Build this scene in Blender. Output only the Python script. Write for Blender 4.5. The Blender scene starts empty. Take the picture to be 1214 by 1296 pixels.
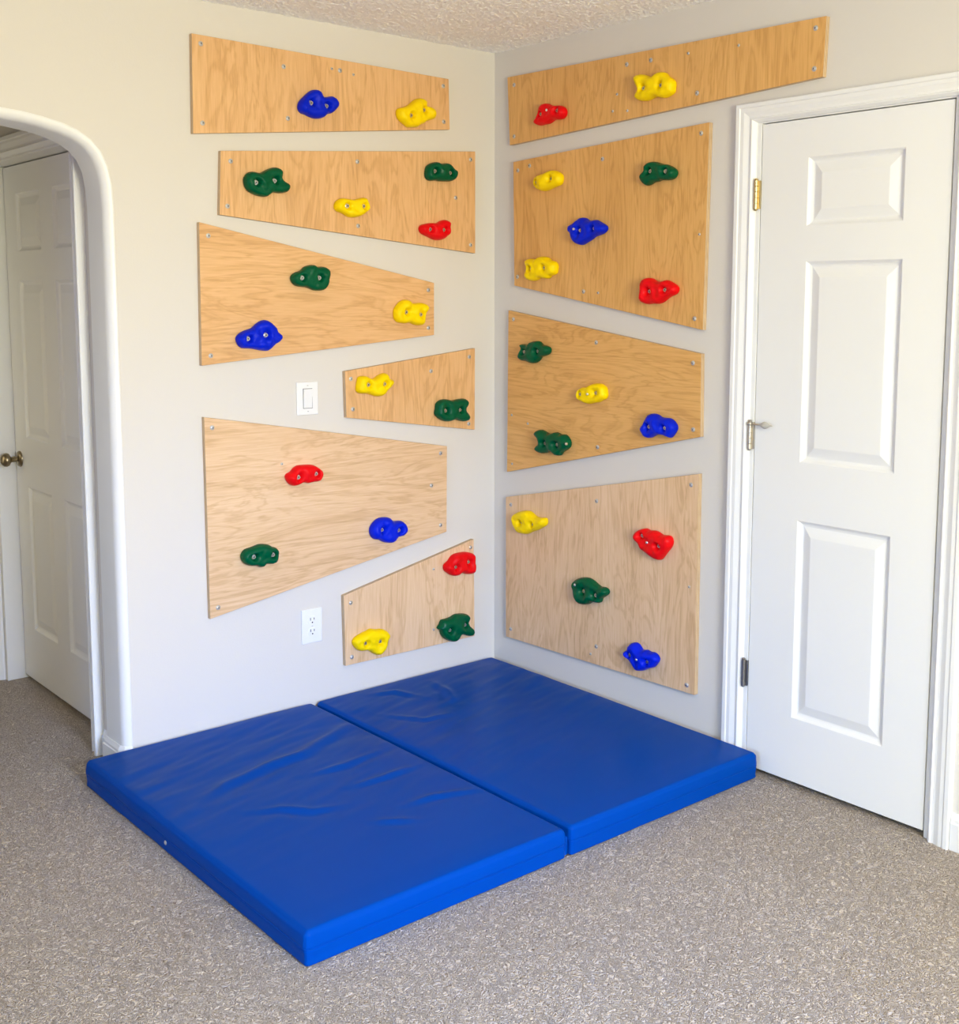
import bpy, bmesh, math, random
from mathutils import Vector, Matrix, noise
from mathutils.geometry import delaunay_2d_cdt

SC = bpy.context.scene
COL = SC.collection

# ------------------------------------------------------------------ camera
cam_d = bpy.data.cameras.new('camera')
cam = bpy.data.objects.new('camera', cam_d)
COL.objects.link(cam)
cam_d.sensor_fit = 'HORIZONTAL'
cam_d.sensor_width = 36.0
cam_d.lens = 36.0 * 1482.2 / 1214.0
cam_d.shift_x = -43.39 / 1214.0
cam_d.shift_y = -99.98 / 1214.0
cam_d.clip_start = 0.05
_r = Vector((0.756369, -0.654138, 0.00308))
_u = Vector((0.072227, 0.088192, 0.993481))
_f = Vector((0.650146, 0.751216, -0.113952))
cam.matrix_world = Matrix(((_r.x, _u.x, -_f.x, -2.9363), (_r.y, _u.y, -_f.y, -3.5099),
                           (_r.z, _u.z, -_f.z, 1.5056), (0, 0, 0, 1)))
SC.camera = cam

# ------------------------------------------------------------------ view, world, light
SC.view_settings.view_transform = 'Standard'
SC.view_settings.look = 'None'
SC.view_settings.gamma = 1.0
SC.view_settings.use_curve_mapping = False
SC.view_settings.exposure = 0.58

world = bpy.data.worlds.new('world')
SC.world = world
world.use_nodes = True
_bg = world.node_tree.nodes['Background']
_bg.inputs[0].default_value = (0.75, 0.86, 1.0, 1)
_bg.inputs[1].default_value = 0.3


def area_light(name, loc, target, sx, sy, power, color, spread=180):
    d = bpy.data.lights.new(name, 'AREA')
    d.shape = 'RECTANGLE'
    d.size, d.size_y = sx, sy
    d.energy = power
    d.color = color
    d.spread = math.radians(spread)
    o = bpy.data.objects.new(name, d)
    COL.objects.link(o)
    o.location = loc
    o.rotation_euler = (Vector(target) - Vector(loc)).to_track_quat('-Z', 'Y').to_euler()
    return o


# soft daylight and the blue of the upper sky through the window behind the camera, blue and red fill lights added at the
# west opening, a warm fill added in the hall, and an added upward fill that brightens the ceiling
area_light('window_daylight', (-1.90, -5.06, 1.50), (-1.6, 0.0, 0.6), 1.24, 1.22, 83, (1.0, 0.96, 0.72), 160)
area_light('window_skylight', (-1.90, -5.07, 1.60), (-1.1, -0.2, -0.6), 1.2, 1.2, 12, (0.0, 0.25, 1.0), 50)
area_light('west_fill_blue', (-6.56, -2.6, 1.50), (-0.3, -1.4, -0.1), 1.5, 1.2, 13, (0.03, 0.46, 1.0), 70)
area_light('west_fill_red', (-6.56, -2.6, 1.50), (-1.0, -1.4, 1.5), 1.5, 1.2, 9, (1.0, 0.15, 0.05), 150)
area_light('ceiling_fill', (-3.0, -4.3, 1.85), (-3.0, -4.3, 3.0), 0.3, 0.3, 30, (1.0, 0.95, 0.45), 170)
area_light('hall_fill', (-2.62, 1.2, 1.0), (-1.5, 0.9, 0.8), 0.8, 1.4, 2.6, (1.0, 0.90, 0.66), 150)


# ------------------------------------------------------------------ helpers
def link(o):
    COL.objects.link(o)
    return o


def obj(name, bm, mats, parent=None, smooth=False, bevel=0.0, autosmooth=None):
    me = bpy.data.meshes.new(name)
    bmesh.ops.recalc_face_normals(bm, faces=bm.faces[:])
    bm.to_mesh(me)
    bm.free()
    for m in (mats if isinstance(mats, (list, tuple)) else [mats]):
        me.materials.append(m)
    for p in me.polygons:
        p.use_smooth = smooth
    o = link(bpy.data.objects.new(name, me))
    if parent is not None:
        o.parent = parent
    if bevel:
        b = o.modifiers.new('bevel', 'BEVEL')
        b.width = bevel
        b.segments = 2
        b.limit_method = 'ANGLE'
    return o


def tag(o, label, cat, group=None):
    o['label'] = label
    o['category'] = cat
    if group:
        o['group'] = group
    return o


def empty(name, loc=(0, 0, 0), mat=None):
    o = link(bpy.data.objects.new(name, None))
    o.empty_display_size = 0.05
    if mat is not None:
        o.matrix_world = mat
    else:
        o.location = loc
    return o


def struct(o):
    o['kind'] = 'structure'
    return o


def box(bm, lo, hi, mi=0):
    x0, y0, z0 = lo
    x1, y1, z1 = hi
    v = [bm.verts.new(c) for c in ((x0, y0, z0), (x1, y0, z0), (x1, y1, z0), (x0, y1, z0),
                                   (x0, y0, z1), (x1, y0, z1), (x1, y1, z1), (x0, y1, z1))]
    for q in ((0, 3, 2, 1), (4, 5, 6, 7), (0, 1, 5, 4), (1, 2, 6, 5), (2, 3, 7, 6), (3, 0, 4, 7)):
        f = bm.faces.new([v[i] for i in q])
        f.material_index = mi


def prism(bm, pts, d, mi=0):
    """closed outline pts (3-D tuples) extruded along vector d"""
    a = [bm.verts.new(p) for p in pts]
    b = [bm.verts.new(Vector(p) + Vector(d)) for p in pts]
    n = len(pts)
    bm.faces.new(a).material_index = mi
    bm.faces.new(b[::-1]).material_index = mi
    for i in range(n):
        bm.faces.new((a[i], b[i], b[(i + 1) % n], a[(i + 1) % n])).material_index = mi


def lathe(bm, prof, mat=Matrix(), n=24, mi=0, cap=True):
    """profile [(r, h)] turned about local z"""
    rings = []
    for r, h in prof:
        if r < 1e-6:
            rings.append([bm.verts.new(mat @ Vector((0, 0, h)))])
        else:
            rings.append([bm.verts.new(mat @ Vector((r * math.cos(2 * math.pi * k / n), r * math.sin(2 * math.pi * k / n), h)))
                          for k in range(n)])
    for a, b in zip(rings, rings[1:]):
        for k in range(n):
            k2 = (k + 1) % n
            if len(a) == 1 and len(b) == 1:
                continue
            if len(a) == 1:
                f = bm.faces.new((a[0], b[k], b[k2]))
            elif len(b) == 1:
                f = bm.faces.new((a[k], b[0], a[k2]))
            else:
                f = bm.faces.new((a[k], b[k], b[k2], a[k2]))
            f.material_index = mi
    if cap:
        for ring in (rings[0], rings[-1]):
            if len(ring) > 2:
                bm.faces.new(ring).material_index = mi


def tube(bm, pts, r, n=8, closed=False):
    P = [Vector(p) for p in pts]
    m = len(P)
    rings = []
    for i, p in enumerate(P):
        if closed:
            t = P[(i + 1) % m] - P[i - 1]
        else:
            t = P[min(i + 1, m - 1)] - P[max(i - 1, 0)]
        t.normalize()
        up = Vector((0, 0, 1)) if abs(t.z) < 0.9 else Vector((1, 0, 0))
        a = t.cross(up).normalized()
        b = t.cross(a)
        rings.append([bm.verts.new(p + r * (math.cos(2 * math.pi * k / n) * a + math.sin(2 * math.pi * k / n) * b)) for k in range(n)])
    rng = range(m) if closed else range(m - 1)
    for i in rng:
        A, B = rings[i], rings[(i + 1) % m]
        for k in range(n):
            bm.faces.new((A[k], B[k], B[(k + 1) % n], A[(k + 1) % n]))
    if not closed:
        bm.faces.new(rings[0])
        bm.faces.new(rings[-1][::-1])


def sweep(bm, path, profile_pts, closed_profile=False):
    """path: list of Matrix frames; profile: 2-D points placed in each frame's xy"""
    rings = [[bm.verts.new(M @ Vector((a, b, 0))) for a, b in profile_pts] for M in path]
    n = len(profile_pts)
    for A, B in zip(rings, rings[1:]):
        for k in range(n if closed_profile else n - 1):
            bm.faces.new((A[k], B[k], B[(k + 1) % n], A[(k + 1) % n]))
    return rings


# ------------------------------------------------------------------ materials
def mat_new(name, color=(0.8, 0.8, 0.8), rough=0.5, metal=0.0, spec=0.5):
    m = bpy.data.materials.new(name)
    m.use_nodes = True
    b = m.node_tree.nodes['Principled BSDF']
    b.inputs['Base Color'].default_value = (*color, 1)
    b.inputs['Roughness'].default_value = rough
    b.inputs['Metallic'].default_value = metal
    b.inputs['Specular IOR Level'].default_value = spec
    return m, m.node_tree, b


def nd(nt, typ, **kw):
    n = nt.nodes.new(typ)
    for k, v in kw.items():
        if k in n.inputs:
            n.inputs[k].default_value = v
        else:
            setattr(n, k, v)
    return n


def mth(nt, op, a, b=None, c=None, clamp=False):
    n = nt.nodes.new('ShaderNodeMath')
    n.operation = op
    n.use_clamp = clamp
    for i, v in enumerate((a, b, c)):
        if v is None:
            continue
        if isinstance(v, (int, float)):
            n.inputs[i].default_value = v
        else:
            nt.links.new(v, n.inputs[i])
    return n.outputs[0]


def ramp(nt, fac, stops):
    r = nt.nodes.new('ShaderNodeValToRGB')
    e = r.color_ramp.elements
    while len(e) < len(stops):
        e.new(0.5)
    for el, (p, c) in zip(e, stops):
        el.position = p
        el.color = (*c, 1)
    nt.links.new(fac, r.inputs[0])
    return r.outputs[0]


def bump(nt, b, height, strength, dist):
    n = nd(nt, 'ShaderNodeBump', Strength=strength, Distance=dist)
    nt.links.new(height, n.inputs['Height'])
    nt.links.new(n.outputs[0], b.inputs['Normal'])


def noise_bump_mat(name, color, rough, scale, strength, dist, spec=0.4):
    m, nt, b = mat_new(name, color, rough, spec=spec)
    tc = nd(nt, 'ShaderNodeTexCoord')
    n = nd(nt, 'ShaderNodeTexNoise', Scale=scale, Detail=3.0)
    nt.links.new(tc.outputs['Object'], n.inputs['Vector'])
    bump(nt, b, n.outputs[0], strength, dist)
    return m


M = {}
M['wall'] = noise_bump_mat('wall_paint', (0.72, 0.685, 0.63), 0.75, 160, 0.12, 0.002, 0.25)
M['white'] = noise_bump_mat('white_trim_paint', (0.85, 0.85, 0.84), 0.38, 60, 0.03, 0.002)
M['plate'] = mat_new('white_plastic', (0.87, 0.87, 0.86), 0.3)[0]
M['dark'] = mat_new('dark_slot', (0.02, 0.02, 0.02), 0.7)[0]
M['steel'] = mat_new('zinc_steel', (0.60, 0.60, 0.60), 0.42, 0.8)[0]
M['boltsteel'] = mat_new('bolt_steel', (0.80, 0.79, 0.77), 0.28, 1.0)[0]
M['recess'] = mat_new('screw_recess', (0.10, 0.095, 0.09), 0.5, 0.6)[0]
M['brass'] = mat_new('brass', (0.62, 0.49, 0.25), 0.28, 1.0)[0]
M['nickel'] = mat_new('satin_nickel', (0.56, 0.52, 0.45), 0.34, 1.0)[0]
M['darksteel'] = mat_new('dark_steel', (0.34, 0.34, 0.34), 0.34, 1.0)[0]
M['antique'] = mat_new('antique_brass', (0.34, 0.28, 0.18), 0.3, 1.0)[0]
M['rubber'] = mat_new('clear_grey_rubber', (0.50, 0.48, 0.43), 0.45)[0]

# popcorn ceiling
m, nt, b = mat_new('popcorn_ceiling', (0.96, 0.945, 0.92), 0.95, spec=0.1)
tc = nd(nt, 'ShaderNodeTexCoord')
n1 = nd(nt, 'ShaderNodeTexNoise', Scale=85.0, Detail=2.0, Roughness=0.6)
nt.links.new(tc.outputs['Object'], n1.inputs['Vector'])
h = mth(nt, 'POWER', n1.outputs[0], 2.0)
bump(nt, b, h, 0.6, 0.012)
M['ceiling'] = m

# carpet: short twisted loops
m, nt, b = mat_new('loop_carpet', (0.5, 0.46, 0.41), 0.97, spec=0.08)
tc = nd(nt, 'ShaderNodeTexCoord')
n1 = nd(nt, 'ShaderNodeTexNoise', Scale=58.0, Detail=1.0, Roughness=0.45, Distortion=1.2)
n2 = nd(nt, 'ShaderNodeTexNoise', Scale=150.0, Detail=2.0)
n3 = nd(nt, 'ShaderNodeTexNoise', Scale=1.8, Detail=3.0)
for n in (n1, n2, n3):
    nt.links.new(tc.outputs['Object'], n.inputs['Vector'])
w = mth(nt, 'ABSOLUTE', mth(nt, 'SINE', mth(nt, 'MULTIPLY', n1.outputs[0], 24.0)))
hh = mth(nt, 'ADD', mth(nt, 'MULTIPLY', w, 0.55), mth(nt, 'MULTIPLY', n2.outputs[0], 0.75))
cl = ramp(nt, hh, [(0.34, (0.19, 0.150, 0.116)), (0.56, (0.535, 0.455, 0.385)), (0.95, (0.63, 0.55, 0.475))])  # low spots between loops darkened, their shade put into the colour
mx = nd(nt, 'ShaderNodeMix', data_type='RGBA', blend_type='MULTIPLY')
mx.inputs[0].default_value = 0.35
nt.links.new(cl, mx.inputs[6])
nt.links.new(ramp(nt, n3.outputs[0], [(0.3, (0.80, 0.76, 0.72)), (0.7, (1, 1, 1))]), mx.inputs[7])
nt.links.new(mx.outputs[2], b.inputs['Base Color'])
bump(nt, b, hh, 0.9, 0.007)
M['carpet'] = m


# plywood faces with rotary cut grain, vertical or horizontal
def plywood(name, horizontal):
    m, nt, b = mat_new(name, (0.6, 0.4, 0.2), 0.42, spec=0.35)
    tc = nd(nt, 'ShaderNodeTexCoord')
    oi = nd(nt, 'ShaderNodeObjectInfo')
    off = nd(nt, 'ShaderNodeVectorMath', operation='ADD')
    comb = nd(nt, 'ShaderNodeCombineXYZ')
    nt.links.new(mth(nt, 'MULTIPLY', oi.outputs['Random'], 23.0), comb.inputs[2])
    mp = nd(nt, 'ShaderNodeMapping')
    mp.inputs['Scale'].default_value = (1.0, 6.5, 1.0) if horizontal else (6.5, 1.0, 1.0)
    nt.links.new(tc.outputs['Object'], mp.inputs['Vector'])
    nt.links.new(mp.outputs[0], off.inputs[0])
    nt.links.new(comb.outputs[0], off.inputs[1])
    n1 = nd(nt, 'ShaderNodeTexNoise', Scale=1.6, Detail=4.0, Roughness=0.55, Distortion=1.0)
    nt.links.new(off.outputs[0], n1.inputs['Vector'])
    mp2 = nd(nt, 'ShaderNodeMapping')
    mp2.inputs['Scale'].default_value = (9.0, 190.0, 1.0) if horizontal else (190.0, 9.0, 1.0)
    nt.links.new(tc.outputs['Object'], mp2.inputs['Vector'])
    n2 = nd(nt, 'ShaderNodeTexNoise', Scale=1.0, Detail=3.0, Roughness=0.6)
    nt.links.new(mp2.outputs[0], n2.inputs['Vector'])
    n3 = nd(nt, 'ShaderNodeTexNoise', Scale=1.1, Detail=2.0)
    nt.links.new(off.outputs[0], n3.inputs['Vector'])
    lines = mth(nt, 'SINE', mth(nt, 'MULTIPLY', n1.outputs[0], 46.0))
    lines = mth(nt, 'POWER', mth(nt, 'MULTIPLY_ADD', lines, 0.5, 0.5), 3.0)
    v = mth(nt, 'ADD', mth(nt, 'MULTIPLY', lines, 0.20), mth(nt, 'MULTIPLY', n2.outputs[0], 0.60))
    v = mth(nt, 'ADD', v, mth(nt, 'MULTIPLY', n3.outputs[0], 0.40))
    c = ramp(nt, v, [(0.34, (0.735, 0.520, 0.295)), (0.62, (0.640, 0.420, 0.212)), (0.98, (0.475, 0.275, 0.118))])
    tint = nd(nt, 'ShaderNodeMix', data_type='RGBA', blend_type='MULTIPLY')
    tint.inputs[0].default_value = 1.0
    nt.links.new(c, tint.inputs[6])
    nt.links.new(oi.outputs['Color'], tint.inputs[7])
    nt.links.new(tint.outputs[2], b.inputs['Base Color'])
    bump(nt, b, n2.outputs[0], 0.08, 0.001)
    return m


M['ply_v'] = plywood('plywood_vertical_grain', False)
M['ply_h'] = plywood('plywood_horizontal_grain', True)

m, nt, b = mat_new('plywood_edge_plies', (0.6, 0.42, 0.24), 0.6)
tc = nd(nt, 'ShaderNodeTexCoord')
sp = nd(nt, 'ShaderNodeSeparateXYZ')
nt.links.new(tc.outputs['Object'], sp.inputs[0])
s = mth(nt, 'SINE', mth(nt, 'MULTIPLY', sp.outputs[2], 2 * math.pi / 0.0052))
n1 = nd(nt, 'ShaderNodeTexNoise', Scale=30.0, Detail=3.0)
nt.links.new(tc.outputs['Object'], n1.inputs['Vector'])
v = mth(nt, 'ADD', mth(nt, 'MULTIPLY_ADD', s, 0.32, 0.36), mth(nt, 'MULTIPLY', n1.outputs[0], 0.35))
nt.links.new(ramp(nt, v, [(0.15, (0.70, 0.53, 0.34)), (0.55, (0.60, 0.42, 0.24)), (0.95, (0.33, 0.20, 0.10))]), b.inputs['Base Color'])
M['ply_edge'] = m


def hold_mat(name, col, rough=0.42):
    m, nt, b = mat_new(name, col, rough, spec=0.5)
    b.inputs['IOR'].default_value = 1.24
    tc = nd(nt, 'ShaderNodeTexCoord')
    n = nd(nt, 'ShaderNodeTexNoise', Scale=260.0, Detail=3.0)
    nt.links.new(tc.outputs['Object'], n.inputs['Vector'])
    bump(nt, b, n.outputs[0], 0.15, 0.002)
    return m


HM = {'blue': hold_mat('blue_resin', (0.0, 0.016, 0.62)), 'yellow': hold_mat('yellow_resin', (0.97, 0.70, 0.0)),
      'green': hold_mat('green_resin', (0.0, 0.090, 0.034), 0.26), 'red': hold_mat('red_resin', (0.80, 0.003, 0.006))}

# blue vinyl of the mat
m, nt, b = mat_new('blue_vinyl', (0.0, 0.056, 0.33), 0.29, spec=0.5)
b.inputs['IOR'].default_value = 1.11
tc = nd(nt, 'ShaderNodeTexCoord')
n = nd(nt, 'ShaderNodeTexNoise', Scale=420.0, Detail=2.0)
nt.links.new(tc.outputs['Object'], n.inputs['Vector'])
bump(nt, b, n.outputs[0], 0.06, 0.001)
M['vinyl'] = m
M['vinyl_dark'] = mat_new('dark_blue_vinyl', (0.002, 0.035, 0.20), 0.4)[0]

# ------------------------------------------------------------------ traced measurements (metres on each wall: u to the right, height)
PANELS = {
  'L1': ([(-1.2412, 2.3206), (-0.2348, 2.304), (-0.2304, 2.1234), (-1.2452, 2.0159)],
     [(-1.2116, 2.2932), (-1.2126, 2.0511), (-0.9192, 2.261), (-0.9072, 2.096), (-0.7023, 2.2758), (-0.2598, 2.2758), (-0.258, 2.1488)],
     [(-0.7343, 2.2778), (-0.6478, 2.2687)]),
  'L2': ([(-1.1525, 1.971), (-0.1096, 2.0544), (-0.1099, 1.6758), (-1.162, 1.7697)],
     [(-1.1188, 1.9411), (-1.1336, 1.7982), (-0.6361, 1.9766), (-0.6361, 1.7564), (-0.1323, 2.023), (-0.2033, 1.8779), (-0.1328, 1.7068)],
     []),
  'L3': ([(-1.2333, 1.7433), (-0.3056, 1.5627), (-0.3067, 1.3707), (-1.2375, 1.2888)],
     [(-1.2032, 1.7017), (-1.2051, 1.3201), (-0.3321, 1.5359), (-0.333, 1.3974)],
     []),
  'L4': ([(-0.6985, 1.2505), (-0.1118, 1.3169), (-0.1133, 1.0027), (-0.6946, 1.0871)],
     [(-0.6742, 1.223), (-0.6671, 1.1157), (-0.322, 1.2372), (-0.1397, 1.2849), (-0.1427, 1.0285)],
     []),
  'L5': ([(-1.2344, 1.1232), (-0.2479, 0.9499), (-0.2516, 0.6211), (-1.2318, 0.4551)],
     [(-1.2072, 1.0872), (-1.2028, 0.4895), (-0.2786, 0.9257), (-0.3222, 0.807), (-0.28, 0.6506)],
     [(-0.9549, 0.9461)]),
  'L6': ([(-0.7165, 0.4486), (-0.1188, 0.5749), (-0.114, 0.1862), (-0.7119, 0.1892)],
     [(-0.6863, 0.4173), (-0.6849, 0.2166), (-0.1344, 0.5439)],
     [(-0.3143, 0.4853), (-0.3157, 0.2503)]),
  'R1': ([(0.0947, 2.3259), (1.4891, 2.306), (1.483, 2.1389), (0.1094, 2.0763)],
     [(0.1335, 2.2932), (0.1344, 2.1061), (0.7093, 2.2842), (0.8175, 2.2826), (1.0172, 2.1519), (1.4539, 2.278), (1.4533, 2.1648)],
     [(0.9776, 2.2798), (1.1778, 2.273), (0.6661, 2.1924), (0.7149, 2.1327), (0.6464, 2.1387)]),
  'R2': ([(0.13, 2.0133), (1.0696, 2.0567), (1.0604, 1.4075), (0.1381, 1.5549)],
     [(0.1567, 1.9801), (0.2223, 1.9919), (0.6, 1.9838), (1.0374, 2.026), (0.1571, 1.5875), (0.5127, 1.5318), (1.0254, 1.4434)],
     [(0.586, 1.5266), (1.0388, 1.7111)]),
  'R3': ([(0.104, 1.4616), (1.0563, 1.3316), (1.0598, 1.0631), (0.098, 0.8387)],
     [(0.1336, 1.4279), (0.579, 1.3534), (1.0229, 1.3006), (1.0295, 1.0844), (0.5916, 0.9839)],
     [(0.1262, 1.0627), (0.1293, 0.8741), (0.2189, 1.0372)]),
  'R4': ([(0.0918, 0.7397), (1.0565, 0.9416), (1.0584, 0.1996), (0.0937, 0.1834)],
     [(0.1219, 0.7136), (0.5898, 0.7906), (1.0253, 0.9019), (0.1229, 0.2198), (0.5961, 0.2594), (1.0245, 0.2258)],
     [(0.5686, 0.2246), (1.0267, 0.5613)]),
}
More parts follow.
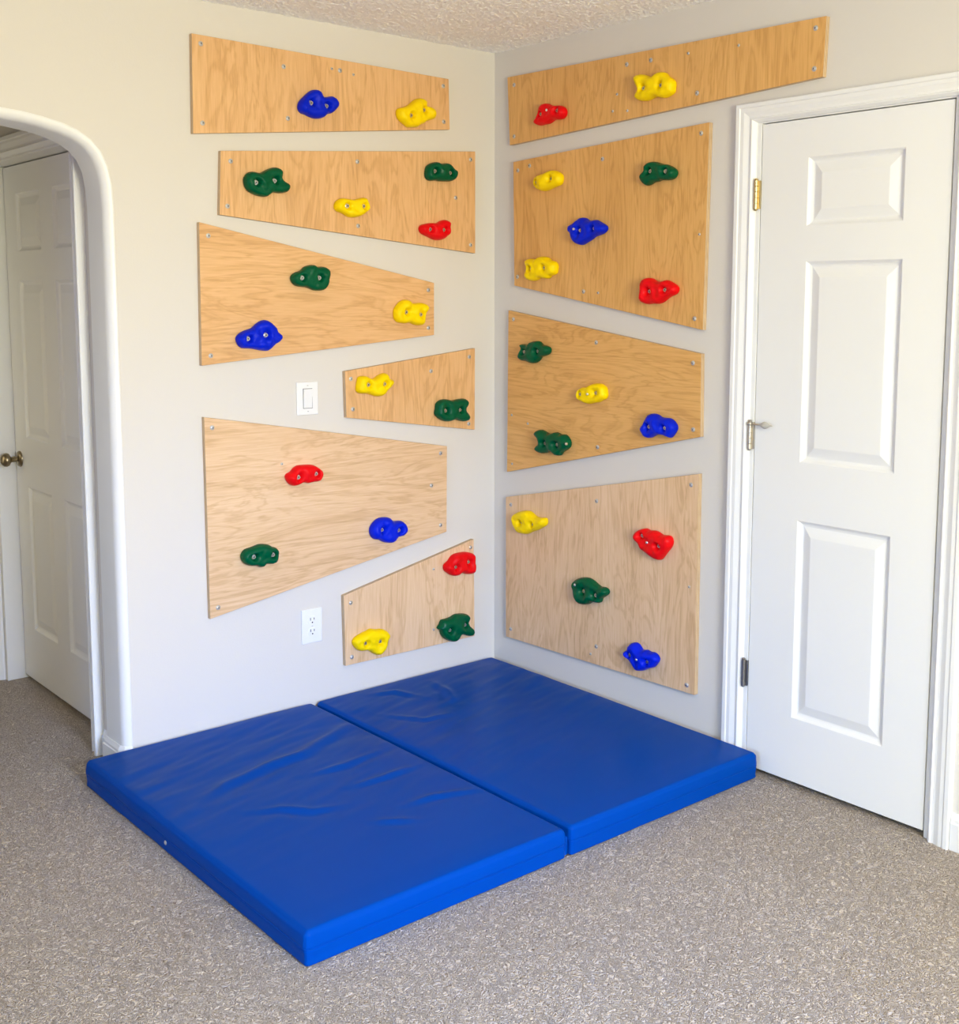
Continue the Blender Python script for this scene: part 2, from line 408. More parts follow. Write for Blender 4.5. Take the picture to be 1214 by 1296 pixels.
HOLDS = [
  ('blue', 'L1', -0.7973, 2.1513, 0.037, [(-0.0761, -0.0146), (-0.0713, 0.001), (-0.0574, 0.0162), (-0.039, 0.0328), (-0.0242, 0.0431), (-0.0076, 0.0468), (0.0053, 0.0434), (0.0116, 0.0348), (0.0161, 0.0268), (0.033, 0.028), (0.0518, 0.032), (0.0668, 0.0252), (0.0761, 0.0117), (0.0749, -0.0005), (0.0643, -0.013), (0.049, -0.0242), (0.0339, -0.0276), (0.0207, -0.0393), (0.0019, -0.0457), (-0.0166, -0.0468), (-0.0348, -0.0429), (-0.0493, -0.0377), (-0.062, -0.0358), (-0.0727, -0.0277)], [(-0.0315, 0.001), (0.028, -0.0029)], []),
  ('yellow', 'L1', -0.3921, 2.165, 0.037, [(-0.0831, -0.006), (-0.0779, 0.0071), (-0.0554, 0.0143), (-0.0347, 0.023), (-0.0181, 0.0358), (-0.0013, 0.0478), (0.0196, 0.0531), (0.0365, 0.0487), (0.0438, 0.0395), (0.0427, 0.0284), (0.0597, 0.0277), (0.0767, 0.0196), (0.0831, 0.0055), (0.0787, -0.0115), (0.0615, -0.0189), (0.0424, -0.0247), (0.0317, -0.0332), (0.0148, -0.0405), (0.0021, -0.0491), (-0.0167, -0.0511), (-0.0353, -0.0531), (-0.0518, -0.0439), (-0.0701, -0.0333), (-0.0802, -0.0218)], [(-0.0275, -0.0118), (0.0295, 0.0127)], []),
  ('green', 'L2', -0.9963, 1.8827, 0.037, [(-0.0821, 0.002), (-0.0758, 0.0173), (-0.0617, 0.0275), (-0.0461, 0.0292), (-0.027, 0.0268), (-0.0092, 0.034), (0.0104, 0.0439), (0.0283, 0.0486), (0.0444, 0.0466), (0.055, 0.0373), (0.0547, 0.0255), (0.0527, 0.0152), (0.0634, 0.005), (0.076, -0.0001), (0.0821, -0.0098), (0.0773, -0.0237), (0.0663, -0.0304), (0.0445, -0.0335), (0.023, -0.0324), (0.0104, -0.0382), (-0.0004, -0.0465), (-0.0164, -0.0486), (-0.0339, -0.0461), (-0.0529, -0.0406), (-0.07, -0.0318), (-0.0792, -0.0176)], [(-0.0433, -0.0049), (0.0244, 0.0046)], []),
  ('green', 'L2', -0.2803, 1.9652, 0.037, [(-0.07, -0.0018), (-0.0651, 0.0153), (-0.0515, 0.0257), (-0.0368, 0.0316), (-0.0199, 0.0343), (-0.003, 0.0307), (0.0184, 0.0335), (0.0355, 0.0321), (0.0463, 0.0246), (0.0549, 0.0159), (0.0679, 0.0094), (0.0701, -0.0037), (0.0646, -0.0174), (0.0505, -0.0279), (0.031, -0.0316), (0.0095, -0.0328), (-0.0118, -0.0329), (-0.0266, -0.0318), (-0.0476, -0.0343), (-0.0622, -0.0298), (-0.0701, -0.0184)], [(-0.0343, 0.0008), (0.0358, -0.0011)], []),
  ('yellow', 'L2', -0.6686, 1.8181, 0.037, [(-0.069, 0.0012), (-0.0645, 0.0137), (-0.0521, 0.0241), (-0.037, 0.0286), (-0.016, 0.0273), (0.005, 0.0254), (0.0224, 0.0297), (0.04, 0.0343), (0.0546, 0.0344), (0.0614, 0.0232), (0.069, 0.0075), (0.0679, -0.0051), (0.057, -0.0138), (0.0432, -0.0235), (0.0255, -0.0307), (0.0061, -0.0344), (-0.0131, -0.0336), (-0.0282, -0.0264), (-0.0433, -0.0202), (-0.0584, -0.0166), (-0.0668, -0.0092)], [(-0.0227, 0.0031), (0.0436, 0.0057)], []),
  ('red', 'L2', -0.3107, 1.756, 0.037, [(-0.0682, 0.0015), (-0.0615, 0.013), (-0.0448, 0.0184), (-0.0239, 0.0226), (-0.0028, 0.0237), (0.012, 0.024), (0.027, 0.0323), (0.0441, 0.037), (0.0592, 0.0339), (0.0674, 0.0249), (0.0656, 0.0115), (0.0682, -0.0018), (0.0633, -0.0153), (0.0504, -0.0234), (0.0374, -0.0325), (0.0203, -0.037), (0.0011, -0.0368), (-0.0157, -0.0318), (-0.0346, -0.025), (-0.0513, -0.0192), (-0.0637, -0.0113)], [(-0.0262, 0.0002), (0.0359, 0.0004)], []),
  ('green', 'L3', -0.8385, 1.5742, 0.037, [(-0.0744, -0.0034), (-0.0691, 0.0087), (-0.0544, 0.0176), (-0.0361, 0.0232), (-0.0248, 0.0338), (-0.01, 0.0402), (0.0068, 0.0432), (0.0179, 0.0414), (0.0253, 0.037), (0.0441, 0.0379), (0.0611, 0.0348), (0.0724, 0.0253), (0.0744, 0.0112), (0.07, -0.0048), (0.0689, -0.0155), (0.062, -0.0297), (0.0504, -0.0405), (0.0334, -0.0432), (0.0128, -0.0425), (-0.0039, -0.0365), (-0.0187, -0.0323), (-0.0371, -0.0311), (-0.0535, -0.0283), (-0.0679, -0.0189)], [(-0.0361, -0.0011), (0.0308, -0.0002)], []),
  ('blue', 'L3', -1.037, 1.3822, 0.037, [(-0.0824, -0.01), (-0.0766, 0.0017), (-0.0607, 0.0132), (-0.0414, 0.0197), (-0.0255, 0.0245), (-0.0111, 0.0362), (0.0051, 0.0463), (0.0212, 0.0504), (0.0355, 0.0468), (0.0497, 0.0363), (0.0613, 0.0249), (0.0673, 0.011), (0.0799, 0.0021), (0.0824, -0.0101), (0.0721, -0.022), (0.0555, -0.0312), (0.0426, -0.0421), (0.0298, -0.0504), (0.0137, -0.0499), (-0.0059, -0.0468), (-0.0253, -0.0428), (-0.0446, -0.0406), (-0.062, -0.0393), (-0.0756, -0.0288)], [(-0.0446, -0.0095), (0.0214, 0.0012)], []),
  ('yellow', 'L3', -0.4205, 1.4542, 0.037, [(-0.0741, -0.0052), (-0.0714, 0.0133), (-0.059, 0.0282), (-0.0466, 0.0393), (-0.03, 0.0459), (-0.0114, 0.045), (0.0, 0.0356), (0.0157, 0.0328), (0.0369, 0.0353), (0.0581, 0.0328), (0.0741, 0.0223), (0.0729, 0.009), (0.0621, -0.0024), (0.0588, -0.0213), (0.0566, -0.0365), (0.0448, -0.0459), (0.0236, -0.0456), (0.0068, -0.0407), (-0.0099, -0.0357), (-0.0266, -0.0383), (-0.0432, -0.0372), (-0.0596, -0.0333), (-0.0708, -0.022)], [(-0.0261, 0.0019), (0.0391, -0.0073)], []),
  ('yellow', 'L4', -0.5814, 1.1971, 0.037, [(-0.0771, -0.0108), (-0.0739, 0.0092), (-0.0687, 0.0292), (-0.0537, 0.0349), (-0.0358, 0.0332), (-0.0179, 0.0241), (-0.0017, 0.0233), (0.0146, 0.0328), (0.0331, 0.0404), (0.0474, 0.0398), (0.0556, 0.031), (0.0596, 0.0205), (0.072, 0.0171), (0.0771, 0.0055), (0.0655, -0.009), (0.0489, -0.0212), (0.0385, -0.0338), (0.022, -0.0404), (0.0016, -0.0392), (-0.0145, -0.0336), (-0.0345, -0.0279), (-0.0565, -0.0267), (-0.0713, -0.0222)], [(-0.0324, 0.0034), (0.0374, 0.003)], []),
  ('green', 'L4', -0.2326, 1.0857, 0.037, [(-0.0796, -0.0046), (-0.0758, 0.0107), (-0.0735, 0.0281), (-0.0593, 0.0398), (-0.0395, 0.0445), (-0.0196, 0.0423), (-0.0018, 0.0383), (0.0206, 0.0403), (0.0432, 0.0421), (0.0614, 0.0405), (0.0728, 0.0288), (0.0705, 0.016), (0.0613, 0.0057), (0.0625, -0.0054), (0.0739, -0.0171), (0.0796, -0.0315), (0.0704, -0.0429), (0.0521, -0.0445), (0.0294, -0.0399), (0.0126, -0.0343), (-0.0043, -0.0384), (-0.0243, -0.0399), (-0.0464, -0.0353), (-0.064, -0.0252), (-0.0759, -0.0146)], [(-0.0383, 0.0021), (0.0312, 0.0009)], []),
  ('red', 'L5', -0.8763, 0.9027, 0.037, [(-0.0714, -0.0032), (-0.0661, 0.0087), (-0.0513, 0.0143), (-0.04, 0.0257), (-0.0251, 0.0332), (-0.0065, 0.034), (0.016, 0.033), (0.0348, 0.0304), (0.0498, 0.0229), (0.0649, 0.0114), (0.0714, -0.0021), (0.0664, -0.018), (0.0547, -0.0277), (0.0395, -0.0279), (0.0262, -0.0291), (0.0111, -0.0302), (-0.0038, -0.0258), (-0.0189, -0.0305), (-0.0356, -0.034), (-0.0503, -0.0314), (-0.063, -0.0202)], [(-0.0265, -0.0055), (0.043, 0.0001)], []),
  ('blue', 'L5', -0.5283, 0.6652, 0.037, [(-0.0793, 0.0074), (-0.0729, 0.0255), (-0.0564, 0.0404), (-0.0378, 0.0484), (-0.0129, 0.0484), (0.0058, 0.0436), (0.0183, 0.0303), (0.0373, 0.0281), (0.0564, 0.0267), (0.0713, 0.0154), (0.0793, -0.0033), (0.0753, -0.0184), (0.0602, -0.029), (0.0367, -0.0314), (0.0261, -0.0425), (0.0112, -0.0484), (-0.0076, -0.0456), (-0.0263, -0.0396), (-0.0428, -0.0295), (-0.0612, -0.0258), (-0.0744, -0.0124)], [(-0.0337, 0.0057), (0.0403, -0.0051)], []),
  ('green', 'L5', -1.0525, 0.6448, 0.037, [(-0.0682, 0.004), (-0.0639, 0.0174), (-0.0523, 0.0279), (-0.0346, 0.0314), (-0.0168, 0.0349), (-0.0007, 0.0387), (0.0189, 0.0367), (0.0333, 0.0328), (0.0458, 0.0246), (0.0602, 0.0189), (0.0682, 0.0078), (0.067, -0.0083), (0.063, -0.0257), (0.0518, -0.0338), (0.0355, -0.0335), (0.0193, -0.0313), (0.0101, -0.0387), (-0.0024, -0.0385), (-0.0148, -0.032), (-0.0325, -0.03), (-0.05, -0.0237), (-0.0628, -0.0119)], [(-0.0257, 0.0002), (0.0461, -0.0026)], []),
  ('red', 'L6', -0.199, 0.4886, 0.037, [(-0.0741, -0.0004), (-0.0692, 0.0109), (-0.0513, 0.0211), (-0.0378, 0.0362), (-0.0198, 0.0434), (0.0051, 0.0445), (0.028, 0.044), (0.051, 0.0383), (0.0683, 0.0304), (0.0723, 0.0164), (0.0706, -0.002), (0.0741, -0.0129), (0.0718, -0.0332), (0.0625, -0.044), (0.0416, -0.0445), (0.0209, -0.0389), (0.005, -0.0341), (-0.0087, -0.04), (-0.0268, -0.0409), (-0.0448, -0.0337), (-0.0604, -0.0229), (-0.0715, -0.0129)], [(-0.0252, -0.0059), (0.0373, 0.0053)], []),
  ('yellow', 'L6', -0.61, 0.2586, 0.037, [(-0.0772, 0.0125), (-0.0714, 0.0266), (-0.0551, 0.0357), (-0.0347, 0.0421), (-0.0142, 0.0466), (0.0003, 0.0508), (0.023, 0.0442), (0.046, 0.0421), (0.0627, 0.0347), (0.0763, 0.0211), (0.0772, 0.0071), (0.0697, -0.0032), (0.0663, -0.0222), (0.0556, -0.0376), (0.0387, -0.0496), (0.0261, -0.0508), (0.0096, -0.0422), (-0.0048, -0.0303), (-0.0191, -0.0243), (-0.0355, -0.0226), (-0.0538, -0.0181), (-0.0678, -0.005)], [(-0.0295, 0.0047), (0.0347, -0.0005)], []),
  ('green', 'L6', -0.2185, 0.2422, 0.037, [(-0.0867, 0.0135), (-0.0765, 0.0257), (-0.0674, 0.0411), (-0.0447, 0.0427), (-0.0218, 0.0454), (-0.0034, 0.052), (0.0198, 0.0512), (0.0431, 0.0471), (0.0595, 0.0397), (0.0654, 0.0261), (0.0571, 0.0111), (0.0666, -0.0054), (0.0831, -0.0192), (0.0867, -0.0346), (0.076, -0.046), (0.0571, -0.043), (0.0359, -0.0345), (0.0196, -0.0321), (0.0114, -0.0439), (-0.0037, -0.052), (-0.0221, -0.0508), (-0.0427, -0.0406), (-0.0586, -0.0291), (-0.0699, -0.0124), (-0.0743, 0.0018)], [(-0.0347, -0.0018), (0.0393, 0.0051)], []),
  ('red', 'R1', 0.3469, 2.1649, 0.037, [(-0.0783, -0.0212), (-0.065, -0.0081), (-0.0566, 0.0074), (-0.0482, 0.0283), (-0.0338, 0.0363), (-0.0146, 0.0355), (0.0021, 0.0283), (0.0257, 0.0227), (0.0491, 0.0213), (0.0677, 0.0142), (0.0782, 0.0021), (0.0783, -0.0105), (0.0681, -0.0226), (0.0496, -0.0265), (0.0238, -0.0241), (0.0073, -0.0283), (-0.0093, -0.0344), (-0.0333, -0.0351), (-0.0575, -0.0363), (-0.0734, -0.0301)], [(-0.0411, 0.0009), (0.0435, 0.0042)], [(0.0041, 0.0084)]),
  ('yellow', 'R1', 0.848, 2.1957, 0.037, [(-0.085, 0.029), (-0.0786, 0.0414), (-0.0619, 0.0438), (-0.0411, 0.0389), (-0.0225, 0.0311), (-0.0041, 0.0291), (0.0119, 0.0373), (0.0299, 0.0386), (0.046, 0.0336), (0.0571, 0.0222), (0.072, 0.0134), (0.085, 0.0001), (0.0845, -0.0192), (0.0818, -0.031), (0.0653, -0.0392), (0.0456, -0.0438), (0.0256, -0.041), (0.0073, -0.036), (-0.0109, -0.0384), (-0.0313, -0.0431), (-0.0562, -0.0414), (-0.0751, -0.0346), (-0.0795, -0.0205), (-0.0672, -0.0055), (-0.078, 0.0111)], [(-0.0418, -0.0037), (0.0339, -0.0045)], []),
  ('yellow', 'R2', 0.3391, 1.9281, 0.037, [(-0.0712, 0.0037), (-0.0647, 0.0162), (-0.0442, 0.0237), (-0.0179, 0.0278), (0.0058, 0.034), (0.0292, 0.0346), (0.0525, 0.0269), (0.0687, 0.0155), (0.0712, 0.0007), (0.0644, -0.015), (0.0437, -0.0215), (0.018, -0.0268), (-0.0032, -0.0325), (-0.0246, -0.0346), (-0.0462, -0.0292), (-0.0632, -0.0194), (-0.0706, -0.0076)], [(-0.0546, -0.0009), (0.0235, 0.0048)], []),
  ('green', 'R2', 0.872, 1.9154, 0.037, [(-0.0761, -0.0062), (-0.0691, 0.0034), (-0.0589, 0.0109), (-0.0571, 0.0259), (-0.043, 0.0356), (-0.0227, 0.0375), (-0.0025, 0.0334), (0.0176, 0.0265), (0.0354, 0.0237), (0.0552, 0.0156), (0.071, 0.0051), (0.0761, -0.006), (0.0696, -0.0186), (0.0542, -0.0255), (0.0325, -0.0262), (0.0107, -0.0244), (-0.0033, -0.0274), (-0.0234, -0.0292), (-0.0355, -0.0341), (-0.0498, -0.0375), (-0.0622, -0.0311), (-0.0738, -0.0183)], [(-0.0304, 0.0067), (0.0356, 0.0015)], []),
  ('blue', 'R2', 0.543, 1.7412, 0.037, [(-0.0916, 0.0089), (-0.0862, 0.0223), (-0.0662, 0.0295), (-0.0474, 0.0394), (-0.0312, 0.0466), (-0.0126, 0.0456), (0.0036, 0.0366), (0.0242, 0.0346), (0.0423, 0.036), (0.0582, 0.0293), (0.0762, 0.0213), (0.0897, 0.0127), (0.0916, 0.002), (0.0811, -0.0081), (0.0611, -0.0151), (0.0363, -0.0203), (0.0182, -0.0294), (-0.0046, -0.0384), (-0.0254, -0.0466), (-0.0465, -0.044), (-0.0631, -0.0343), (-0.0727, -0.023), (-0.0764, -0.0082), (-0.0872, -0.0005)], [(-0.0288, 0.003), (0.041, 0.0069)], [(-0.0486, 0.0082)]),
  ('yellow', 'R2', 0.304, 1.6149, 0.037, [(-0.0808, 0.0238), (-0.0703, 0.0359), (-0.0501, 0.0367), (-0.0251, 0.0347), (-0.0103, 0.0419), (0.0117, 0.0437), (0.0337, 0.0388), (0.0483, 0.0291), (0.0699, 0.0242), (0.082, 0.0124), (0.0821, -0.0024), (0.0775, -0.0172), (0.0608, -0.0243), (0.0488, -0.026), (0.038, -0.0353), (0.0148, -0.035), (-0.0074, -0.0318), (-0.0246, -0.0402), (-0.0471, -0.0437), (-0.0698, -0.0387), (-0.0821, -0.0241), (-0.0751, -0.007), (-0.0726, 0.0045)], [(-0.0463, 0.0009), (0.0243, 0.0029)], []),
  ('red', 'R2', 0.8827, 1.5323, 0.037, [(-0.0794, -0.0172), (-0.077, 0.0036), (-0.0764, 0.0243), (-0.0682, 0.0381), (-0.0517, 0.0434), (-0.033, 0.0407), (-0.0164, 0.0324), (0.002, 0.0296), (0.0181, 0.032), (0.0321, 0.0352), (0.0481, 0.03), (0.0661, 0.0215), (0.0781, 0.013), (0.0794, 0.0013), (0.0708, -0.0096), (0.0511, -0.0171), (0.0334, -0.0256), (0.0175, -0.0358), (-0.0027, -0.0419), (-0.0252, -0.0412), (-0.0459, -0.0434), (-0.0668, -0.0397), (-0.0775, -0.0293)], [(-0.0359, -0.0014), (0.0317, 0.0032)], []),
  ('green', 'R3', 0.27, 1.308, 0.037, [(-0.0827, -0.0172), (-0.0763, -0.0013), (-0.066, 0.0128), (-0.0777, 0.0241), (-0.0661, 0.0284), (-0.0456, 0.0263), (-0.0303, 0.0278), (-0.0177, 0.0375), (0.0049, 0.0416), (0.0248, 0.0403), (0.0397, 0.0294), (0.0594, 0.0263), (0.0765, 0.0212), (0.0827, 0.011), (0.0755, -0.0025), (0.0548, -0.0111), (0.0351, -0.0158), (0.0228, -0.0279), (0.0079, -0.0373), (-0.0122, -0.0416), (-0.0325, -0.0373), (-0.0453, -0.0341), (-0.0632, -0.034), (-0.0775, -0.0278)], [(-0.0504, 0.0001), (0.0242, 0.0053)], []),
  ('yellow', 'R3', 0.574, 1.174, 0.037, [(-0.0713, -0.0059), (-0.0645, 0.0077), (-0.0486, 0.0181), (-0.028, 0.0195), (-0.01, 0.0281), (0.0101, 0.035), (0.0323, 0.0373), (0.05, 0.034), (0.0655, 0.0241), (0.069, 0.0098), (0.0713, -0.0027), (0.0649, -0.0141), (0.0486, -0.0208), (0.0332, -0.0284), (0.0132, -0.0318), (-0.0092, -0.0373), (-0.0274, -0.036), (-0.0457, -0.031), (-0.0619, -0.0257), (-0.0689, -0.0169)], [(-0.0511, -0.0052), (0.0269, 0.0038)], [(-0.0004, -0.0009)]),
  ('blue', 'R3', 0.891, 1.0834, 0.037, [(-0.0766, -0.0135), (-0.0643, 0.0036), (-0.052, 0.0224), (-0.0418, 0.0365), (-0.0253, 0.0414), (-0.0088, 0.0394), (0.0077, 0.0326), (0.0261, 0.0311), (0.0462, 0.0312), (0.0644, 0.0225), (0.0766, 0.0082), (0.076, -0.0056), (0.0653, -0.0204), (0.0536, -0.0323), (0.0395, -0.03), (0.0212, -0.0266), (0.0008, -0.0261), (-0.0177, -0.0315), (-0.0341, -0.0402), (-0.0508, -0.0414), (-0.0636, -0.0335)], [(-0.0367, -0.003), (0.0342, -0.0014)], []),
  ('green', 'R3', 0.3705, 0.978, 0.037, [(-0.092, 0.0274), (-0.0806, 0.0403), (-0.0627, 0.0436), (-0.0449, 0.0389), (-0.0247, 0.0332), (-0.0022, 0.0364), (0.02, 0.0421), (0.0422, 0.0362), (0.0641, 0.0374), (0.0811, 0.0278), (0.092, 0.0119), (0.0886, -0.0055), (0.0719, -0.0188), (0.0526, -0.0286), (0.0429, -0.0403), (0.0233, -0.0426), (0.0096, -0.0355), (-0.0041, -0.0313), (-0.0266, -0.0378), (-0.0519, -0.0436), (-0.0749, -0.0394), (-0.0852, -0.0288), (-0.0789, -0.0163), (-0.0674, -0.0072), (-0.0714, 0.009), (-0.0868, 0.0181)], [(-0.0328, -0.003), (0.032, -0.0016)], [(0.0986, 0.0087)]),
  ('yellow', 'R4', 0.2457, 0.6608, 0.037, [(-0.0938, 0.0064), (-0.083, 0.0224), (-0.0589, 0.0354), (-0.0324, 0.0426), (-0.0087, 0.0454), (0.0096, 0.0403), (0.0278, 0.0313), (0.051, 0.0282), (0.0765, 0.0314), (0.0891, 0.0305), (0.0938, 0.0176), (0.0868, 0.0036), (0.0692, -0.0064), (0.0462, -0.0192), (0.023, -0.0273), (0.0049, -0.0354), (-0.0108, -0.0432), (-0.0346, -0.0454), (-0.0559, -0.0441), (-0.072, -0.0327), (-0.0856, -0.0146)], [(-0.036, -0.0015), (0.0288, 0.0001)], []),
  ('red', 'R4', 0.8746, 0.6817, 0.037, [(-0.0843, 0.0154), (-0.0748, 0.0325), (-0.0576, 0.0418), (-0.0362, 0.0482), (-0.0191, 0.0434), (0.0041, 0.0467), (0.0231, 0.0432), (0.0398, 0.0372), (0.0625, 0.0394), (0.0769, 0.0367), (0.0843, 0.0222), (0.0796, 0.0037), (0.0657, -0.013), (0.0496, -0.032), (0.0354, -0.0476), (0.0166, -0.0482), (-0.0068, -0.041), (-0.0304, -0.031), (-0.0478, -0.0234), (-0.0589, -0.0073), (-0.0764, 0.0004)], [(-0.0433, 0.0235), (0.0332, -0.0001)], [(-0.008, 0.0071)]),
  ('green', 'R4', 0.5758, 0.4565, 0.037, [(-0.0887, 0.0088), (-0.0828, 0.0237), (-0.066, 0.0379), (-0.0396, 0.0473), (-0.0111, 0.0507), (0.0125, 0.0448), (0.0313, 0.0364), (0.05, 0.03), (0.0706, 0.0317), (0.0867, 0.0257), (0.0887, 0.013), (0.0734, -0.0007), (0.0575, -0.0109), (0.0531, -0.0233), (0.0439, -0.0292), (0.0253, -0.0306), (0.0112, -0.0318), (-0.0075, -0.0444), (-0.0336, -0.0507), (-0.0504, -0.0497), (-0.0651, -0.0385), (-0.0762, -0.0235), (-0.08, -0.0068)], [(-0.0261, 0.0009), (0.0351, -0.0025)], [(-0.0559, 0.0209)]),
  ('blue', 'R4', 0.8301, 0.2748, 0.037, [(-0.0782, -0.0005), (-0.0728, 0.0094), (-0.0618, 0.0151), (-0.0577, 0.0293), (-0.0458, 0.0417), (-0.0306, 0.0466), (-0.0175, 0.0426), (-0.0065, 0.0326), (0.0043, 0.028), (0.0214, 0.0326), (0.0363, 0.0292), (0.0531, 0.031), (0.07, 0.0255), (0.0782, 0.0122), (0.0706, -0.0026), (0.0562, -0.0194), (0.0353, -0.028), (0.0163, -0.0388), (-0.0029, -0.0461), (-0.0181, -0.0466), (-0.0313, -0.0363), (-0.0425, -0.0245), (-0.0558, -0.0169), (-0.0713, -0.0127)], [(-0.0482, 0.0008), (0.0327, -0.0045)], [(0.0007, -0.0014)]),
]
CREASES = [
  [(-1.584, -0.571), (-1.418, -0.472), (-1.258, -0.425), (-1.136, -0.415), (-0.998, -0.35), (-0.884, -0.289)],
  [(-1.457, -0.679), (-1.376, -0.718), (-1.32, -0.786), (-1.232, -0.814)],
  [(-1.217, -0.565), (-1.08, -0.576), (-0.939, -0.548)],
  [(-1.153, -0.72), (-1.041, -0.726), (-0.895, -0.718)],
  [(-1.107, -0.928), (-1.01, -0.928), (-0.849, -0.979)],
  [(-1.232, -0.952), (-1.125, -1.031)],
  [(-0.395, -0.107), (-0.423, -0.245), (-0.483, -0.369)],
  [(-0.649, -0.087), (-0.564, -0.114), (-0.518, -0.243)],
  [(-0.742, -0.273), (-0.65, -0.421), (-0.556, -0.431)],
]

CEIL = 2.432
WLEFT = Matrix(((1, 0, 0, 0), (0, 0, -1, 0), (0, 1, 0, 0), (0, 0, 0, 1)))       # u = +x, out of wall = -y
WRIGHT = Matrix(((0, 0, -1, 0), (-1, 0, 0, 0), (0, 1, 0, 0), (0, 0, 0, 1)))     # u = -y, out of wall = -x

# ------------------------------------------------------------------ room shell
bm = bmesh.new()
box(bm, (-6.6, -5.2, -0.06), (1.2, 3.2, 0.0))
struct(obj('floor', bm, M['carpet']))
bm = bmesh.new()
box(bm, (-6.6, -5.2, CEIL), (0.2, 0.14, CEIL + 0.06))
# sprayed popcorn texture in relief over the near corner
NX, NY, ST = 520, 430, 0.0035
grid = []
for i in range(NX + 1):
    col_ = []
    for j in range(NY + 1):
        x, y = 0.02 - i * ST, 0.02 - j * ST
        q = noise.noise(Vector((x * 85, y * 85, 0.3))) + 0.6 * noise.noise(Vector((x * 150, y * 150, 4.1)))
        e = min(1.0, (NX - i) / 12, (NY - j) / 12)
        col_.append(bm.verts.new((x, y, CEIL - 0.0005 - e * (0.0022 + 0.0030 * max(-0.3, q)))))
    grid.append(col_)
for i in range(NX):
    for j in range(NY):
        bm.faces.new((grid[i][j], grid[i + 1][j], grid[i + 1][j + 1], grid[i][j + 1]))
struct(obj('ceiling', bm, M['ceiling']))
bm = bmesh.new()
box(bm, (-2.75, 0.13, 2.30), (-1.40, 2.9, 2.36))
struct(obj('ceiling_hall', bm, M['wall']))

# arch path: right jamb up, over, and down the left jamb (x, z)
XR = -1.53
half = [(XR, 0.0), (XR, 0.6), (XR, 1.2), (XR, 1.66)]
arc = [(XR, 1.70), (-1.5305, 1.78), (-1.534, 1.84), (-1.5425, 1.887), (-1.558, 1.922), (-1.582, 1.949), (-1.614, 1.969),
       (-1.655, 1.984), (-1.705, 1.995), (-1.765, 2.004), (-1.84, 2.010), (-1.93, 2.014), (-2.02, 2.0155)]
right = half + arc
XC = -2.03
arch = right + [(2 * XC - x, z) for x, z in reversed(right)]


def path_normals(P):
    N = []
    for i in range(len(P)):
        a = Vector(P[max(i - 1, 0)]); c = Vector(P[min(i + 1, len(P) - 1)])
        t = (c - a).normalized()
        N.append(Vector((t.y, -t.x)))   # points away from the opening
    return N


AN = path_normals(arch)
hole = [(p[0] + 0.016 * n.x, max(p[1] + 0.016 * n.y, 0)) for p, n in zip(arch, AN)]
bm = bmesh.new()
box(bm, (hole[0][0], 0.0, 0.0), (0.12, 0.13, CEIL))
box(bm, (-6.6, 0.0, 0.0), (hole[-1][0], 0.13, CEIL))
for (xa, za), (xb, zb) in zip(hole, hole[1:]):
    if abs(xa - xb) > 1e-4:
        prism(bm, [(xa, 0.0, za), (xa, 0.0, CEIL), (xb, 0.0, CEIL), (xb, 0.0, zb)], (0, 0.13, 0))
struct(obj('wall_left', bm, M['wall']))

bm = bmesh.new()
R_ = 0.026
prof = [(0.0, 0.134), (0.0, R_)]
prof += [(R_ - R_ * math.cos(a), R_ - (R_ + 0.003) * math.sin(a)) for a in [math.radians(k) for k in (22, 34, 46, 58, 70, 80, 90)]]
prof += [(R_ + 0.004, -0.001), (R_ + 0.005, 0.010), (0.02, 0.134)]
frames = []
for (x, z), n in zip(arch, AN):
    frames.append(Matrix(((n.x, 0, 0, x), (0, 1, 0, 0), (n.y, 0, 1, z), (0, 0, 0, 1))))
rings = [[bm.verts.new(Vector((x + a * n.x, y, z + a * n.y))) for a, y in prof] for (x, z), n in zip(arch, AN)]
for A, B in zip(rings, rings[1:]):
    for k in range(len(prof)):
        bm.faces.new((A[k], B[k], B[(k + 1) % len(prof)], A[(k + 1) % len(prof)]))
bm.faces.new(rings[0]); bm.faces.new(rings[-1])
o = obj('trim_1', bm, M['white'], smooth=True)
struct(o)
o.data.set_sharp_from_angle(angle=math.radians(28))

# right wall with the closet doorway
DY0, DY1, DTOP = 1.263, 1.882, 2.030          # door leaf, metres from the corner
bm = bmesh.new()
box(bm, (0, -1.236, 0), (0.12, 0.0, CEIL))
box(bm, (0, -5.2, 0), (0.12, -1.910, CEIL))
box(bm, (0, -1.910, 2.056), (0.12, -1.236, CEIL))
struct(obj('wall_right', bm, M['wall']))
bm = bmesh.new()
box(bm, (0.14, -2.3, 0), (0.18, -0.9, CEIL))
struct(obj('wall_closet', bm, M['wall']))

# walls behind the camera with a window at the back and an added one to the west
def holed(lo, hi, axis, a0, a1, z0, z1):
    bm = bmesh.new()
    lo, hi = list(lo), list(hi)
    def piece(p0, p1, q0, q1):
        l, h = lo[:], hi[:]
        l[axis], h[axis], l[2], h[2] = p0, p1, q0, q1
        box(bm, l, h)
    piece(lo[axis], a0, 0, CEIL); piece(a1, hi[axis], 0, CEIL)
    piece(a0, a1, 0, z0); piece(a0, a1, z1, CEIL)
    return bm


struct(obj('wall_back', holed((-6.6, -5.1, 0), (0.0, -5.0, CEIL), 0, -2.55, -1.25, 0.85, 2.15), M['wall']))
struct(obj('wall_west', holed((-6.6, -5.0, 0), (-6.5, 0.0, CEIL), 1, -3.4, -1.8, 0.85, 2.15), M['wall']))


